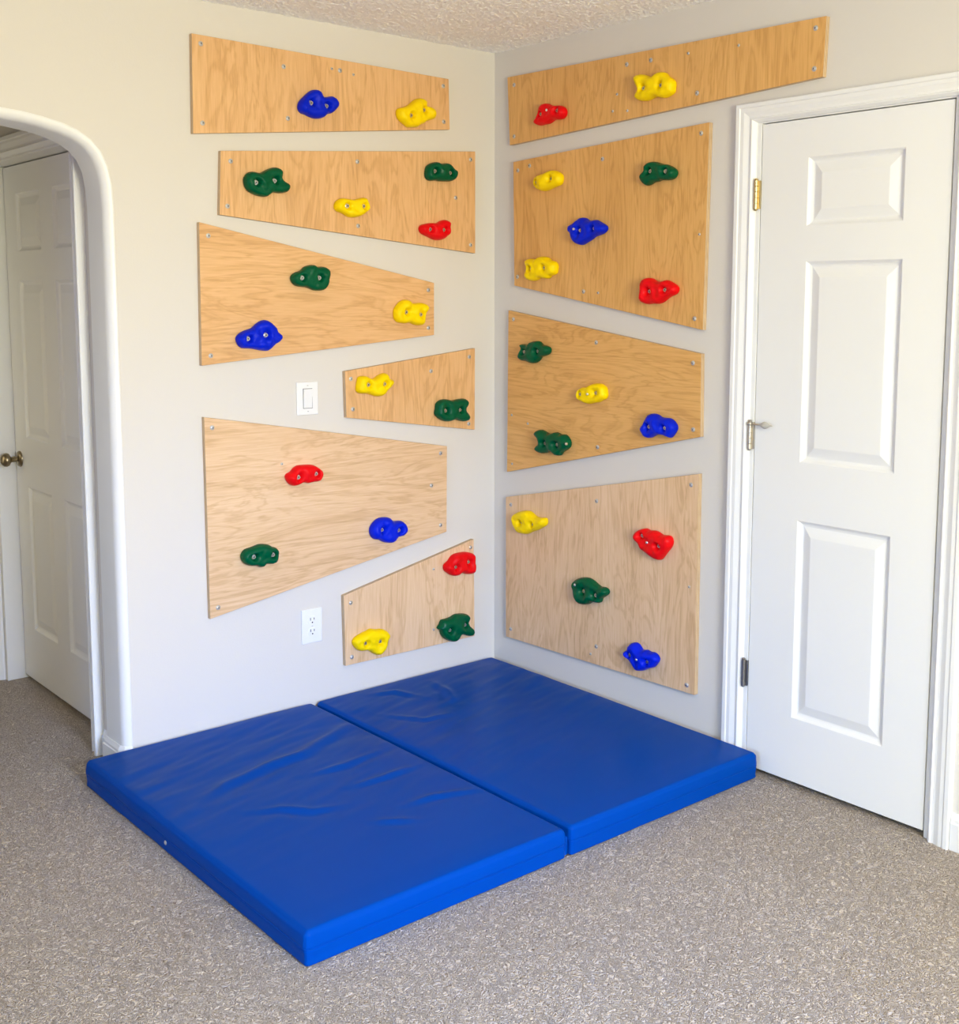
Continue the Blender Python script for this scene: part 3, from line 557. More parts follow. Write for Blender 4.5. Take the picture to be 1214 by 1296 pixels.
def window(name, lo, hi, axis):
    bm = bmesh.new()
    def bar(a0, a1, z0, z1):
        l, h = list(lo), list(hi)
        l[axis], h[axis], l[2], h[2] = a0, a1, z0, z1
        box(bm, l, h)
    a0, a1, z0, z1 = lo[axis], hi[axis], lo[2], hi[2]
    bar(a0, a0 + .05, z0, z1); bar(a1 - .05, a1, z0, z1); bar(a0 + .05, a1 - .05, z0, z0 + .05); bar(a0 + .05, a1 - .05, z1 - .05, z1)
    mid = (a0 + a1) / 2
    bar(mid - .02, mid + .02, z0 + .05, z1 - .05)
    return struct(obj(name, bm, M['white'], bevel=0.004))


window('window_1', (-2.55, -5.045, 0.85), (-1.25, -5.01, 2.15), 0)
window('window_added', (-6.545, -3.4, 0.85), (-6.51, -1.8, 2.15), 1)  # unseen west window, added to go with the fill lights

# hall beyond the arch
bm = bmesh.new()
box(bm, (-1.512, 0.13, 0), (-1.40, 0.275, 2.30))
box(bm, (-1.512, 1.215, 0), (-1.40, 2.9, 2.30))
box(bm, (-1.512, 0.275, 2.015), (-1.40, 1.215, 2.30))
struct(obj('wall_hall_right', bm, M['wall']))
bm = bmesh.new()
box(bm, (-2.75, 2.8, 0), (-1.40, 2.9, 2.30))
struct(obj('wall_hall_end', bm, M['wall']))
bm = bmesh.new()
box(bm, (-2.75, 0.13, 0), (-2.65, 2.8, 2.30))
struct(obj('wall_hall_left', bm, M['wall']))
bm = bmesh.new()
box(bm, (-1.385, 0.2, 0), (-1.35, 1.4, 2.30))
struct(obj('wall_hall_closet', bm, M['wall']))


# ------------------------------------------------------------------ casings and baseboards
def casing(name, wall, u0, u1, top, width, off=0.0, base=0.0, head=1.0):
    """mitred colonial casing round a doorway; wall maps (u, z, out)"""
    # profile: distance from the opening edge, height off the wall
    prof = [(0.0, 0.0), (0.001, 0.005), (0.010, 0.0150), (0.013, 0.0158), (0.0165, 0.0120), (0.024, 0.0122), (0.030, 0.0140), (0.040, 0.0175),
            (width - 0.018, 0.0175), (width - 0.015, 0.0205), (width - 0.003, 0.0205), (width, 0.018), (width, 0.0)]
    bm = bmesh.new()
    rings = []
    for (u, z, du, dz) in ((u0, base, -1, 0), (u0, top, -1, 1), (u1, top, 1, 1), (u1, base, 1, 0)):
        rings.append([bm.verts.new(wall @ Vector((u + du * d, z + dz * d * head, h + off))) for d, h in prof])
    for A, B in zip(rings, rings[1:]):
        for k in range(len(prof)):
            bm.faces.new((A[k], B[k], B[(k + 1) % len(prof)], A[(k + 1) % len(prof)]))
    bm.faces.new(rings[0]); bm.faces.new(rings[-1])
    return bm


# closet door frame: casing + jamb in one structure piece each
struct(obj('trim_2', casing('c', WRIGHT, 1.2445, 1.8985, 2.0370, 0.0705, 0.0, 0.0, 0.835), M['white']))
bm = bmesh.new()
for (a, c, z0, z1) in ((1.2365, 1.2595, 0, 2.056), (1.8855, 1.9095, 0, 2.056), (1.2595, 1.8855, 2.0335, 2.056)):
    box(bm, (0.0005, -c, z0), (0.119, -a, z1))
for (a, c, z0, z1) in ((1.2595, 1.272, 0, 2.0335), (1.873, 1.8855, 0, 2.0335), (1.272, 1.873, 2.021, 2.0335)):   # door stop
    box(bm, (0.045, -c, z0), (0.075, -a, z1))
struct(obj('trim_3', bm, M['white'], bevel=0.002))


def baseboard(name, pts, h=0.078, t=0.011):
    """pts: floor polyline (x, y) of the wall face; board stands to the right of travel"""
    prof = [(0, 0), (t, 0), (t, h * .72), (t * .75, h * .76), (t * .72, h * .84), (t * .35, h * .95), (t * .2, h), (0, h)]
    bm = bmesh.new()
    P = [Vector(p) for p in pts]
    rings = []
    for i, p in enumerate(P):
        d1 = (P[i] - P[i - 1]).normalized() if i else None
        d2 = (P[i + 1] - P[i]).normalized() if i < len(P) - 1 else None
        n1 = Vector((d1.y, -d1.x)) if d1 else None
        n2 = Vector((d2.y, -d2.x)) if d2 else None
        if n1 and n2:
            n = (n1 + n2); n = n / max(n.dot(n1), .2)
        else:
            n = n1 or n2
        rings.append([bm.verts.new((p.x + n.x * a, p.y + n.y * a, z)) for a, z in prof])
    for A, B in zip(rings, rings[1:]):
        for k in range(len(prof)):
            bm.faces.new((A[k], B[k], B[(k + 1) % len(prof)], A[(k + 1) % len(prof)]))
    bm.faces.new(rings[0]); bm.faces.new(rings[-1])
    return struct(obj(name, bm, M['white']))


baseboard('baseboard_left', [(-1.503, -0.0005), (0.0, -0.0005)], h=0.052)
baseboard('baseboard_right', [(-0.0005, -0.012), (-0.0005, -1.158)], h=0.052)
baseboard('baseboard_front', [(-0.0005, -1.9705), (-0.0005, -4.99)], h=0.105, t=0.012)
baseboard('baseboard_arch', [(-1.5125, 0.196), (-1.5125, 0.135), (-1.5305, 0.134), (-1.5305, 0.026), (-1.522, 0.006), (-1.508, -0.003), (-1.5035, -0.004)], h=0.088)

# ------------------------------------------------------------------ panelled doors
def panel_door(name, W, wall, u0, z0, z1, thick, face, panels, parent=None):
    """slab in wall coordinates; panels = [(ua, ub, za, zb)]; face = height of the door face off the wall"""
    us = sorted({u0, u0 + W} | {v for p in panels for v in p[:2]})
    zs = sorted({z0, z1} | {v for p in panels for v in p[2:]})
    bm = bmesh.new()
    V = {}
    def vv(u, z, h):
        k = (round(u, 5), round(z, 5), round(h, 5))
        if k not in V:
            V[k] = bm.verts.new(wall @ Vector((u, z, h)))
        return V[k]
    for i in range(len(us) - 1):
        for j in range(len(zs) - 1):
            c = ((us[i] + us[i + 1]) / 2, (zs[j] + zs[j + 1]) / 2)
            if any(p[0] < c[0] < p[1] and p[2] < c[1] < p[3] for p in panels):
                continue
            bm.faces.new([vv(us[i], zs[j], face), vv(us[i + 1], zs[j], face), vv(us[i + 1], zs[j + 1], face), vv(us[i], zs[j + 1], face)])
    steps = [(0, 0), (0.003, -0.0025), (0.007, -0.0075), (0.012, -0.0105), (0.017, -0.0115), (0.024, -0.0095), (0.046, -0.0025), (0.049, -0.002)]
    for ua, ub, za, zb in panels:
        def ring(d, h):
            return [vv(ua + d, za + d, face + h), vv(ub - d, za + d, face + h), vv(ub - d, zb - d, face + h), vv(ua + d, zb - d, face + h)]
        prev = ring(*steps[0])
        for s in steps[1:]:
            cur = ring(*s)
            for k in range(4):
                bm.faces.new((prev[k], prev[(k + 1) % 4], cur[(k + 1) % 4], cur[k]))
            prev = cur
        bm.faces.new(prev)
    # sides and back
    lo, hi = (u0, z0), (u0 + W, z1)
    edge = [(u, z0) for u in us] + [(u0 + W, z) for z in zs[1:]] + [(u, z1) for u in reversed(us[:-1])] + [(u0, z) for z in reversed(zs[1:-1])]
    n = len(edge)
    for i in range(n):
        a, c = edge[i], edge[(i + 1) % n]
        bm.faces.new((vv(*a, face), vv(*c, face), vv(*c, face - thick), vv(*a, face - thick)))
    bm.faces.new([vv(*e, face - thick) for e in edge])
    return bm


door = struct(obj('door_1', panel_door('d', DY1 - DY0, WRIGHT, DY0, 0.020, DTOP, 0.035, -0.001,
                                       [(1.430, 1.745, 1.721, 1.920), (1.432, 1.748, 1.019, 1.618), (1.430, 1.745, 0.223, 0.841)]), M['white']))
door['label'] = 'narrow white closet door with three raised panels'


def hinge(z0, z1, mat, label, stop=False):
    cy, cx, r = -1.2505, -0.0095, 0.0068
    bm = bmesh.new()
    n = 5
    L = (z1 - z0) / n
    for k in range(n):
        a = z0 + k * L
        lathe(bm, [(r * .9, a + .0003), (r, a + .001), (r, a + L - .001), (r * .9, a + L - .0003)], Matrix.Translation((cx, cy, 0)), 14)
    lathe(bm, [(0, z1), (r * .8, z1), (r * .95, z1 + .003), (r * .6, z1 + .006), (0, z1 + .007)], Matrix.Translation((cx, cy, 0)), 14)
    lathe(bm, [(0, z0 - .005), (r * .6, z0 - .004), (r * .9, z0 - .001), (r * .8, z0), (0, z0)], Matrix.Translation((cx, cy, 0)), 14)
    h = obj('hinge', bm, mat, door, smooth=True)
    h.data.set_sharp_from_angle(angle=math.radians(40))
    h['label'] = label
    bm = bmesh.new()
    box(bm, (-0.0062, cy - 0.0145, z0 + .001), (-0.0042, cy - 0.004, z1 - .001))
    box(bm, (-0.0042, cy - 0.0118, z0 + .002), (0.020, cy - 0.0098, z1 - .002))
    lf = obj('hinge_leaf', bm, mat, h, bevel=0.0005)
    if stop:
        bm = bmesh.new()
        zt = z1 - 0.006
        lathe(bm, [(.0058, zt - .006), (.0098, zt - .005), (.0098, zt + .004), (.0058, zt + .005)], Matrix.Translation((cx, cy, 0)), 14)
        tube(bm, [(cx - .002, cy - .008, zt), (cx - .006, cy - .02, zt), (cx - .008, cy - .034, zt), (cx - .008, cy - .05, zt)], .0028, 8)
        d = obj('hinge_stop_arm', bm, M['nickel'], h, smooth=True)
        bm = bmesh.new()
        # leaf shaped rubber bumper
        mt = Matrix.Translation((cx - .008, cy - .048, zt)) @ Matrix.Rotation(math.radians(90), 4, 'X')
        lathe(bm, [(0, -.002), (.004, -.001), (.0085, .006), (.0115, .013), (.0105, .020), (.0065, .028), (.0028, .034), (.0012, .042), (0, .044)],
              mt @ Matrix.Diagonal((.55, 1, 1, 1)), 16)
        b_ = obj('hinge_stop_bumper', bm, M['rubber'], h, smooth=True)
        b_['label'] = 'leaf shaped grey bumper of the hinge stop'
    return h


hinge(1.778, 1.865, M['brass'], 'bright brass hinge')
hinge(1.042, 1.128, M['nickel'], 'nickel hinge carrying a door stop', True)
hinge(0.281, 0.366, M['darksteel'], 'dark steel hinge')

# hall door, six panels, set back in its jamb
WHALL = Matrix(((0, 0, -1, -1.444), (-1, 0, 0, 0), (0, 1, 0, 0), (0, 0, 0, 1)))
pu = [(-1.05, -0.80), (-0.675, -0.425)]
pz = [(1.675, 1.888), (0.974, 1.567), (0.225, 0.784)]
hd = struct(obj('door_2', panel_door('d', 0.872, WHALL, -1.178, 0.018, 1.990, 0.035, 0.0, [(a, c, d, e) for a, c in pu for d, e in pz]), M['white']))
hd['label'] = 'white six panel hall door seen through the arch'
bm = bmesh.new()
mk = Matrix.Translation((-1.444, 1.128, 0.885)) @ Matrix.Rotation(math.radians(-90), 4, 'Y')
lathe(bm, [(0, .0), (.031, .0), (.031, .004), (.027, .009), (.016, .011), (.011, .014), (.0105, .034), (.014, .038), (.024, .044), (.027, .052), (.025, .061), (.018, .068), (.012, .070), (.011, .068), (0, .068)], mk, 28)
k_ = obj('door_knob', bm, M['antique'], hd, smooth=True)
k_.data.set_sharp_from_angle(angle=math.radians(45))
k_['label'] = 'antique brass round door knob'
bm = bmesh.new()
box(bm, (-1.5115, 0.277, 0), (-1.405, 0.302, 1.995)); box(bm, (-1.5115, 1.182, 0), (-1.405, 1.2145, 1.995)); box(bm, (-1.5115, 0.277, 1.995), (-1.405, 1.2145, 2.0145))
struct(obj('trim_4', bm, M['white'], bevel=0.002))
WH2 = Matrix(((0, 0, -1, -1.5125), (-1, 0, 0, 0), (0, 1, 0, 0), (0, 0, 0, 1)))
bmc = casing('c', WH2, -1.205, -0.268, 2.003, 0.066)
for v in bmc.verts:
    v.co.x = -1.5125 + (v.co.x + 1.5125) * 1.5
struct(obj('trim_5', bmc, M['white']))

# ------------------------------------------------------------------ plywood boards
def screw_bm(r):
    bm = bmesh.new()
    lathe(bm, [(0, .0), (r, .0), (r, .0008), (r * .86, .0016), (r * .62, .0016), (r * .58, .0034), (r * .34, .0042), (0, .0044)], n=18)
    for a in (0.3, 0.3 + math.pi / 2):
        R = Matrix.Rotation(a, 4, 'Z')
        b2 = bmesh.new()
        box(b2, (-r * .40, -r * .085, .0035), (r * .40, r * .085, .0047), 1)
        for f in b2.faces:
            nf = bm.faces.new([bm.verts.new(R @ v.co) for v in f.verts])
            nf.material_index = 1
        b2.free()
    return bm


SCREW = {}
for k, r in (('big', .0078), ('small', .0048)):
    o = obj('screw', screw_bm(r), [M['steel'], M['recess']])
    SCREW[k] = o.data
    bpy.data.objects.remove(o)

BOARD = {
    'L1': ('climbing_board', 'long plywood board tapering right, topmost on the wall left of the corner', 'v'),
    'L2': ('climbing_board', 'plywood board with a level top edge and four holds, left of the corner', 'v'),
    'L3': ('climbing_board', 'wedge shaped plywood board narrowing to the right, directly above the light switch', 'h'),
    'L4': ('climbing_board', 'small plywood board widening to the right, beside the light switch', 'v'),
    'L5': ('climbing_board', 'largest plywood board left of the corner, between light switch and wall outlet', 'h'),
    'L6': ('climbing_board', 'small plywood board with slanted top, right of the wall outlet above the mat', 'v'),
    'R1': ('climbing_board', 'long thin plywood strip reaching over the closet door frame, right of the corner', 'v'),
    'R2': ('climbing_board', 'large plywood board with five holds, under the long strip beside the closet door', 'v'),
    'R3': ('climbing_board', 'horizontal grained plywood board narrowing toward the closet door, right of the corner', 'h'),
    'R4': ('climbing_board', 'pale plywood board right of the corner, lowest above the mat beside the closet door', 'v'),
}
TH = 0.018
BOARD_TINT = {'honey': (1.13, 1.0, 0.86, 1), 'amber': (1.10, 0.91, 0.56, 1), 'pale': (1.14, 1.15, 1.28, 1)}   # board tints: sheet tone plus warm-to-cool light put into the colour
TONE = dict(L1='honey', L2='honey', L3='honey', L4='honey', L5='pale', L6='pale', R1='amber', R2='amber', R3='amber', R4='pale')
BOBJ = {}
for k, (P, big, small) in PANELS.items():
    wall = WLEFT if k[0] == 'L' else WRIGHT
    name, label, grain = BOARD[k]
    cu = sum(p[0] for p in P) / 4
    cz = sum(p[1] for p in P) / 4
    base = Matrix.Translation(wall @ Vector((cu, cz, 0.0))) @ wall
    bm = bmesh.new()
    lo = [bm.verts.new((u - cu, z - cz, 0.0004)) for u, z in P]
    hi = [bm.verts.new((u - cu, z - cz, TH)) for u, z in P]
    bm.faces.new(lo).material_index = 1
    bm.faces.new(hi[::-1]).material_index = 0
    for i in range(4):
        bm.faces.new((lo[i], hi[i], hi[(i + 1) % 4], lo[(i + 1) % 4])).material_index = 1
    o = obj(name, bm, [M['ply_' + grain], M['ply_edge']], bevel=0.0012)
    o.matrix_world = base
    o.color = BOARD_TINT[TONE[k]]
    tag(o, label, 'board', 'plywood climbing boards on the two walls')
    BOBJ[k] = o
    for kind, pts in (('big', big), ('small', small)):
        for u, z in pts:
            s = link(bpy.data.objects.new('screw', SCREW[kind]))
            s.parent = o
            s.location = (u - cu, z - cz, TH - .0002)
            s.rotation_euler = (0, 0, (u * 37 + z * 91) % 1.5)

# ------------------------------------------------------------------ climbing holds
def smooth_closed(P, n=3):
    """Catmull-Rom through the traced points"""
    out = []
    m = len(P)
    for i in range(m):
        p0, p1, p2, p3 = (Vector(P[(i + d) % m]) for d in (-1, 0, 1, 2))
        for k in range(n):
            t = k / n
            out.append(0.5 * ((2 * p1) + (p2 - p0) * t + (2 * p0 - 5 * p1 + 4 * p2 - p3) * t * t + (3 * p1 - p0 - 3 * p2 + p3) * t ** 3))
    return out


def seg_dist(p, a, b):
    d = b - a
    t = max(0, min(1, (p - a).dot(d) / max(d.length_squared, 1e-12)))
    return (p - a - t * d).length


def inside(p, O):
    c = False
    j = len(O) - 1
    for i in range(len(O)):
        if (O[i].y > p.y) != (O[j].y > p.y) and p.x < (O[j].x - O[i].x) * (p.y - O[i].y) / (O[j].y - O[i].y) + O[i].x:
            c = not c
        j = i
    return c


def hold_mesh(O, bolts, H, seed):
    rnd = random.Random(seed)
    ox, oy = rnd.uniform(-50, 50), rnd.uniform(-50, 50)
    st = 0.0042
    xs = [p.x for p in O]; ys = [p.y for p in O]
    pts = list(O)
    y = min(ys); row = 0
    while y < max(ys):
        x = min(xs) + (st / 2 if row % 2 else 0)
        while x < max(xs):
            p = Vector((x, y))
            if inside(p, O) and min(seg_dist(p, O[i], O[(i + 1) % len(O)]) for i in range(len(O))) > 0.0018:
                pts.append(p)
            x += st
        y += st * .866; row += 1
    n = len(O)
    vs, es, fs, *_ = delaunay_2d_cdt(pts, [(i, (i + 1) % n) for i in range(n)], [], 1, 1e-7)
    rim = 0.42 * H
    Rr = 0.021
    bm = bmesh.new()
    top = []
    for v in vs:
        p = Vector(v)
        d = min(seg_dist(p, O[i], O[(i + 1) % n]) for i in range(n))
        t = min(d / Rr, 1.0)
        prof = math.sqrt(max(0.0, 1 - (1 - t) ** 2))
        z = rim + (H - rim) * prof
        nz = noise.noise(Vector((p.x * 26 + ox, p.y * 26 + oy, seed * 1.7)))
        nz += 0.45 * noise.noise(Vector((p.x * 60 + ox, p.y * 60 + oy, seed * 2.3)))
        z += 0.0085 * nz * t
        for bx, by in bolts:
            q = math.hypot(p.x - bx, p.y - by)
            w = math.exp(-(q / 0.0112) ** 4)
            z = z * (1 - w) + (0.42 * H) * w
            z -= 0.005 * math.exp(-(q / 0.022) ** 2) * t
        top.append(bm.verts.new((p.x, p.y, z)))
    for f in fs:
        try:
            bm.faces.new([top[i] for i in f])
        except ValueError:
            pass
    bm.verts.index_update()
    bm.verts.ensure_lookup_table()
    # side wall: slightly bellied, down to the board
    edges = [e for e in bm.edges if len(e.link_faces) == 1]
    c = Vector((sum(xs) / n, sum(ys) / n))
    ringmap = {}
    for lvl, sc in ((0.55, 1.012), (0.16, 1.0), (0.0, 0.975)):
        for e in edges:
            for v in e.verts:
                if v.index not in ringmap:
                    ringmap[v.index] = [v]
        for vi, lst in ringmap.items():
            b = lst[0].co
            p = c + (Vector((b.x, b.y)) - c) * sc
            lst.append(bm.verts.new((p.x, p.y, b.z * lvl)))
    for e in edges:
        a, b = (ringmap[v.index] for v in e.verts)
        for k in range(3):
            bm.faces.new((a[k], b[k], b[k + 1], a[k + 1]))
    return bm


def bolt_bm():
    bm = bmesh.new()
    lathe(bm, [(0, -.006), (.0078, -.006), (.0078, .0), (.0078, .0010), (.0062, .0012), (.0060, .0050), (.0052, .0058), (.0034, .0058), (.0034, .0020), (0, .0020)], n=18)
    for f in bm.faces:
        if f.calc_center_median().xy.length < .0033:
            f.material_index = 1
    return bm


o = obj('bolt', bolt_bm(), [M['boltsteel'], M['recess']], smooth=True)
o.data.set_sharp_from_angle(angle=math.radians(40))
BOLT = o.data
bpy.data.objects.remove(o)
bm = bmesh.new()
lathe(bm, [(0, -.004), (.0050, -.004), (.0050, .001), (.0038, .0026), (0, .0032)], n=14)
o = obj('set_screw', bm, M['boltsteel'], smooth=True)
SETS = o.data
bpy.data.objects.remove(o)

HLABEL = [
    'blue hold with a notched top on the topmost board left of the corner',
    'tilted yellow forked hold at the right end of the topmost board left of the corner',
    'large green hold with two uneven prongs at the left of the level topped board',
    'small dark green blocky hold at the upper right of the level topped board',
    'yellow hold in the middle of the level topped board left of the corner',
    'red hold at the lower right of the level topped board left of the corner',
    'green hold at the top of the wedge shaped board above the light switch',
    'blue hold at the lower left of the wedge shaped board above the light switch',
    'yellow hold at the narrow end of the wedge shaped board above the light switch',
    'yellow forked hold on the small board just right of the light switch',
    'green hold with two even prongs on the small board right of the light switch',
    'red hold on the large board directly below the light switch',
    'blue hold near the right edge of the large board between switch and outlet',
    'green hold at the lower left of the large board above the wall outlet',
    'red hold at the upper right corner of the small slant topped board above the mat',
    'yellow hold at the lower left of the small slant topped board beside the outlet',
    'green two pronged hold at the lower right of the slant topped board above the mat',
    'red hold at the left end of the long strip right of the corner',
    'plump yellow hold in the middle of the long strip above the closet door',
    'plain oval yellow hold at the upper left of the five hold board',
    'dark green hold at the upper right of the five hold board beside the closet door',
    'blue hold in the middle of the five hold board right of the corner',
    'lumpy yellow hold at the lower left of the five hold board right of the corner',
    'red hold at the lower right of the five hold board beside the closet door',
    'green hold with a small ear, upper left of the board narrowing toward the door',
    'yellow hold with a third screw, middle of the board narrowing toward the closet door',
    'blue hold at the lower right of the board level with the middle door hinge',
    'green two pronged hold at the lower left of the board narrowing toward the door',
    'yellow hold tapering right at the upper left of the lowest board beside the door',
    'slanted red hold at the upper right of the lowest board beside the closet door',
    'green hold with tapering right end amid the lowest board beside the door',
    'blue hold nearest the mat, at the bottom right of the lowest board beside the door',
]
for i, (colr, pk, mu, mz, H, ol, bolts, sets) in enumerate(HOLDS):
    wall = WLEFT if pk[0] == 'L' else WRIGHT
    O = smooth_closed(ol, 2)
    bm = hold_mesh(O, bolts, H, i + 1)
    o = obj('climbing_hold', bm, HM[colr], smooth=True)
    o.matrix_world = Matrix.Translation(wall @ Vector((mu, mz, TH + .0003))) @ wall
    tag(o, HLABEL[i], 'climbing hold', 'climbing holds bolted to the boards')
    for bx, by in bolts:
        s = link(bpy.data.objects.new('bolt', BOLT))
        s.parent = o
        s.location = (bx, by, 0.42 * H + .0006)
    for bx, by in sets:
        s = link(bpy.data.objects.new('set_screw', SETS))
        s.parent = o
        # seat it on the surface
        best = max((v.co.z for v in o.data.vertices if math.hypot(v.co.x - bx, v.co.y - by) < .005), default=H)
        s.location = (bx, by, best)

# ------------------------------------------------------------------ light switch and outlet
def plate(name, u0, u1, z0, z1):
    cu, cz = (u0 + u1) / 2, (z0 + z1) / 2
    e = empty(name, mat=Matrix.Translation(WLEFT @ Vector((cu, cz, 0.0005))) @ WLEFT)
    w, h = (u1 - u0) / 2, (z1 - z0) / 2
    bm = bmesh.new()
    box(bm, (-w, -h, 0), (w, h, .0058))
    obj('plate', bm, M['plate'], e, bevel=0.0028)
    return e, w, h


def plate_screw(e, x, y, z):
    bm = bmesh.new()
    lathe(bm, [(0, 0), (.0035, 0), (.0033, .0008), (0, .0012)], Matrix.Translation((x, y, z)), 14)
    b2 = bmesh.new()
    box(bm, (x - .0028, y - .0005, z + .0009), (x + .0028, y + .0005, z + .0013), 1)
    b2.free()
    obj('plate_screw', bm, [M['plate'], M['recess']], e)


sw, w, h = plate('light_switch', -0.885, -0.801, 1.105, 1.219)
tag(sw, 'white rocker light switch on the wall, between two plywood boards', 'light switch')
bm = bmesh.new()
box(bm, (-.0185, -.0345, .0052), (.0185, .0345, .0062))
obj('switch_gap', bm, M['recess'], sw)
bm = bmesh.new()
prism(bm, [(-.0168, -.0330, .0055), (-.0168, .0330, .0055), (-.0168, .0330, .0105), (-.0168, .002, .0078), (-.0168, -.0330, .0068)], (.0342, 0, 0))
obj('rocker', bm, M['plate'], sw, bevel=0.0008)
for y in (-.0445, .0445):
    plate_screw(sw, 0, y, .0056)

ot, w, h = plate('wall_outlet', -0.882, -0.799, 0.297, 0.420)
tag(ot, 'white duplex wall outlet below the largest board left of the corner', 'outlet')
for y in (-.0205, .0205):
    bm = bmesh.new()
    pts = []
    for k in range(32):
        a = 2 * math.pi * k / 32
        pts.append((.0172 * math.cos(a), y + max(-.0135, min(.0135, .0172 * math.sin(a))), .0050))
    uniq = []
    for p in pts:
        if not uniq or (Vector(p) - Vector(uniq[-1])).length > 1e-5:
            uniq.append(p)
    prism(bm, uniq, (0, 0, .0026))
    rc = obj('receptacle', bm, M['plate'], ot, bevel=0.0005)
    bm = bmesh.new()
    box(bm, (-.0085, y + .000, .0076), (-.0060, y + .0095, .0079))
    box(bm, (.0058, y + .001, .0076), (.0082, y + .0085, .0079))
    lathe(bm, [(0, .0076), (.0027, .0076), (.0027, .0079), (0, .0079)], Matrix.Translation((0, y - .0075, 0)), 12)
    obj('slots', bm, M['dark'], rc)
plate_screw(ot, 0, 0, .0056)

# ------------------------------------------------------------------ folding mat
MT = 0.0836
CURV = [[Vector(q) for q in c] for c in CREASES]
CW = [(0.0095, 0.021), (0.0060, 0.016), (0.0055, 0.015), (0.0055, 0.014), (0.005, 0.014), (0.0045, 0.014), (0.0065, 0.016), (0.006, 0.015), (0.005, 0.014)]


def wrinkle(x, y):
    z = 0.0
    p = Vector((x, y))
    for c, (amp, wd) in zip(CURV, CW):
        bd, bt = 9, 0
        m = len(c) - 1
        for i in range(m):
            a, b = c[i], c[i + 1]
            d = b - a
            t = max(0, min(1, (p - a).dot(d) / d.length_squared))
            q = (p - a - t * d).length
            if q < bd:
                side = d.x * (p.y - a.y) - d.y * (p.x - a.x)
                bd, bt = q, (i + t) / m
                sg = 1 if side > 0 else -1
        if bd < 4 * wd:
            fade = max(0.0, math.sin(math.pi * min(max(bt, .06), .94)))
            z += amp * fade * (math.exp(-(bd / wd) ** 2) - (0.45 * math.exp(-((bd - 1.7 * wd) / wd) ** 2) if sg < 0 else 0))
    # soft ripples that run along the length, strongest near the back wall
    k = max(0.0, 1 - abs(y + 0.35) / 0.75)
    a = math.radians(18)
    q, r = x * math.cos(a) + y * math.sin(a), -x * math.sin(a) + y * math.cos(a)
    z += 0.0042 * k * noise.noise(Vector((q * 4.5, r * 15, 3.1)))
    z += 0.0022 * k * noise.noise(Vector((q * 9, r * 34, 9.1)))
    z += 0.0040 * noise.noise(Vector((x * 2.6, y * 2.6, 5.5)))
    return z


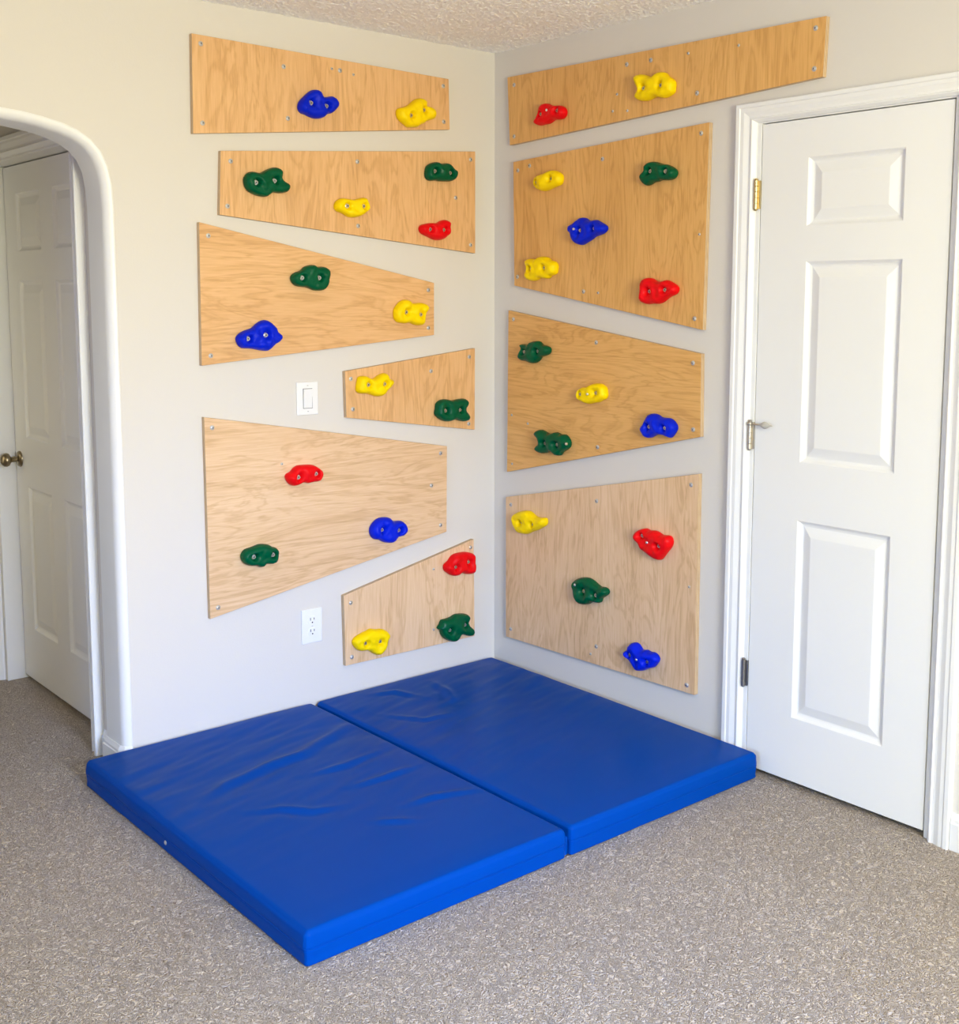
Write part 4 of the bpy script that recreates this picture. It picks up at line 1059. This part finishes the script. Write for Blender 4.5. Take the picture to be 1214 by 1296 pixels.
def mat_panel(x0, x1, y0, y1, seed):
    cx, cy = (x0 + x1) / 2, (y0 + y1) / 2
    hx, hy = (x1 - x0) / 2, (y1 - y0) / 2
    rad = 0.013
    bm = bmesh.new()
    V = {}
    def lin(n, h):
        a = [h * (2 * i / n - 1) for i in range(n + 1)]
        for e in (0.002, 0.005, 0.008, 0.011, 0.015):
            a += [h - e, -h + e]
        return sorted(a)
    U, W_ = lin(90, hx), lin(140, hy)
    Z = [0.0, .002, .005, .010, .018, .026, .034, .039, .0405, .042, .0435, .045, .050, .058, .066, .0706, .0736, .0766, .0796, .0816, MT]
    def place(u, w, z):
        key = (round(u, 5), round(w, 5), round(z, 5))
        if key in V:
            return V[key]
        rr = rad if z > .042 else rad * .8
        rt = rad if z > .042 else 0.006
        ax = max(-hx + rr, min(hx - rr, u)); aw = max(-hy + rr, min(hy - rr, w)); az = max(rt, min(MT - rad, z))
        d = Vector((u - ax, w - aw, (z - az) * (rr / (rad if z > .042 else rt))))
        if d.length > 1e-9:
            # project to a rounded corner
            mx = max(abs(d.x), abs(d.y), abs(d.z))
            d = d.normalized() * mx
            u2, w2, z2 = ax + d.x, aw + d.y, az + d.z * ((rad if z > .042 else rt) / rr)
        else:
            u2, w2, z2 = u, w, z
        # top half bulges out, seam pinches in
        side = max(abs(u) / hx, abs(w) / hy)
        out = 0.0
        if z < .0795:
            out = 0.0035 * math.sin(math.pi * min(max(z / MT, 0), 1))
            out -= 0.0016 * math.exp(-((z - .042) / .0022) ** 2)
            out -= 0.002 if z < .042 else 0.0
            out += 0.0018 * noise.noise(Vector((u * 7 + cx, w * 7 + cy, z * 30 + seed)))
        if abs(u) > hx - 1e-6:
            u2 += math.copysign(out, u)
        if abs(w) > hy - 1e-6:
            w2 += math.copysign(out, w)
        if z > MT - 1e-6:
            ex = min(1, (hx - abs(u)) / .09); ey = min(1, (hy - abs(w)) / .09)
            k = max(0, ex) * max(0, ey)
            z2 += 0.004 * (k ** .5) + wrinkle(cx + u, cy + w) * min(1, 3 * min(max(ex, 0), max(ey, 0)))
        V[key] = bm.verts.new((u2, w2, z2 + .0008))
        return V[key]
    def quad(a, b, c, d):
        try:
            bm.faces.new((place(*a), place(*b), place(*c), place(*d)))
        except ValueError:
            pass
    for i in range(len(U) - 1):
        for j in range(len(W_) - 1):
            for z in (0.0, MT):
                quad((U[i], W_[j], z), (U[i + 1], W_[j], z), (U[i + 1], W_[j + 1], z), (U[i], W_[j + 1], z))
    for k in range(len(Z) - 1):
        for i in range(len(U) - 1):
            for w in (-hy, hy):
                quad((U[i], w, Z[k]), (U[i + 1], w, Z[k]), (U[i + 1], w, Z[k + 1]), (U[i], w, Z[k + 1]))
        for j in range(len(W_) - 1):
            for u in (-hx, hx):
                quad((u, W_[j], Z[k]), (u, W_[j + 1], Z[k]), (u, W_[j + 1], Z[k + 1]), (u, W_[j], Z[k + 1]))
    return bm, cx, cy, hx, hy


mat_root = tag(empty('folding_mat', (-0.84, -0.67, 0.0)), 'blue vinyl folding gym mat lying unfolded on the carpet in the corner', 'gym mat')
for (x0, x1, lab, sd) in ((-0.833, -0.0225, None, 1), (-1.6575, -0.852, None, 2)):
    bm, cx, cy, hx, hy = mat_panel(x0, x1, -1.3229, -0.0130, sd)
    p = obj('mat_panel', bm, M['vinyl'], mat_root, smooth=True)
    p.location = (cx + 0.84, cy + 0.67, 0)
    # welted seam running round the middle of the sides
    bm = bmesh.new()
    loop = []
    r = .010
    for (sx, sy, a0) in ((1, 1, 0), (-1, 1, 90), (-1, -1, 180), (1, -1, 270)):
        for k in range(5):
            a = math.radians(a0 + 22.5 * k)
            loop.append((sx * (hx - r) + (r + .0019) * math.cos(a), sy * (hy - r) + (r + .0019) * math.sin(a), .0428))
    tube(bm, loop, .0016, 6, closed=True)
    obj('seam', bm, M['vinyl'], p, smooth=True)
    if sd == 2:
        bm = bmesh.new()
        mk = Matrix.Translation((-hx - .002, -0.590 - cy, .030)) @ Matrix.Rotation(math.radians(-90), 4, 'Y')
        lathe(bm, [(.0025, 0), (.0062, 0), (.0062, .0015), (.0045, .0028), (.0025, .0018), (.0025, 0)], mk, 18, cap=False)
        g = obj('grommet', bm, M['steel'], p, smooth=True)
        g['label'] = 'small steel vent grommet'
# folded vinyl hinge between the two panels
bm = bmesh.new()
prof = [(-.0075, .004), (-.006, .050), (-.004, .056), (-.0015, .046), (0, .012), (.0015, .046), (.004, .054), (.0055, .048), (.007, .004)]
a = [bm.verts.new((-0.8425 + 0.84 + x, -1.312 + 0.67, z)) for x, z in prof]
b = [bm.verts.new((-0.8425 + 0.84 + x, -0.03 + 0.67, z)) for x, z in prof]
for i in range(len(prof) - 1):
    bm.faces.new((a[i], b[i], b[i + 1], a[i + 1]))
bm.faces.new(a); bm.faces.new(b)
obj('fold_hinge', bm, M['vinyl'], mat_root, smooth=True)
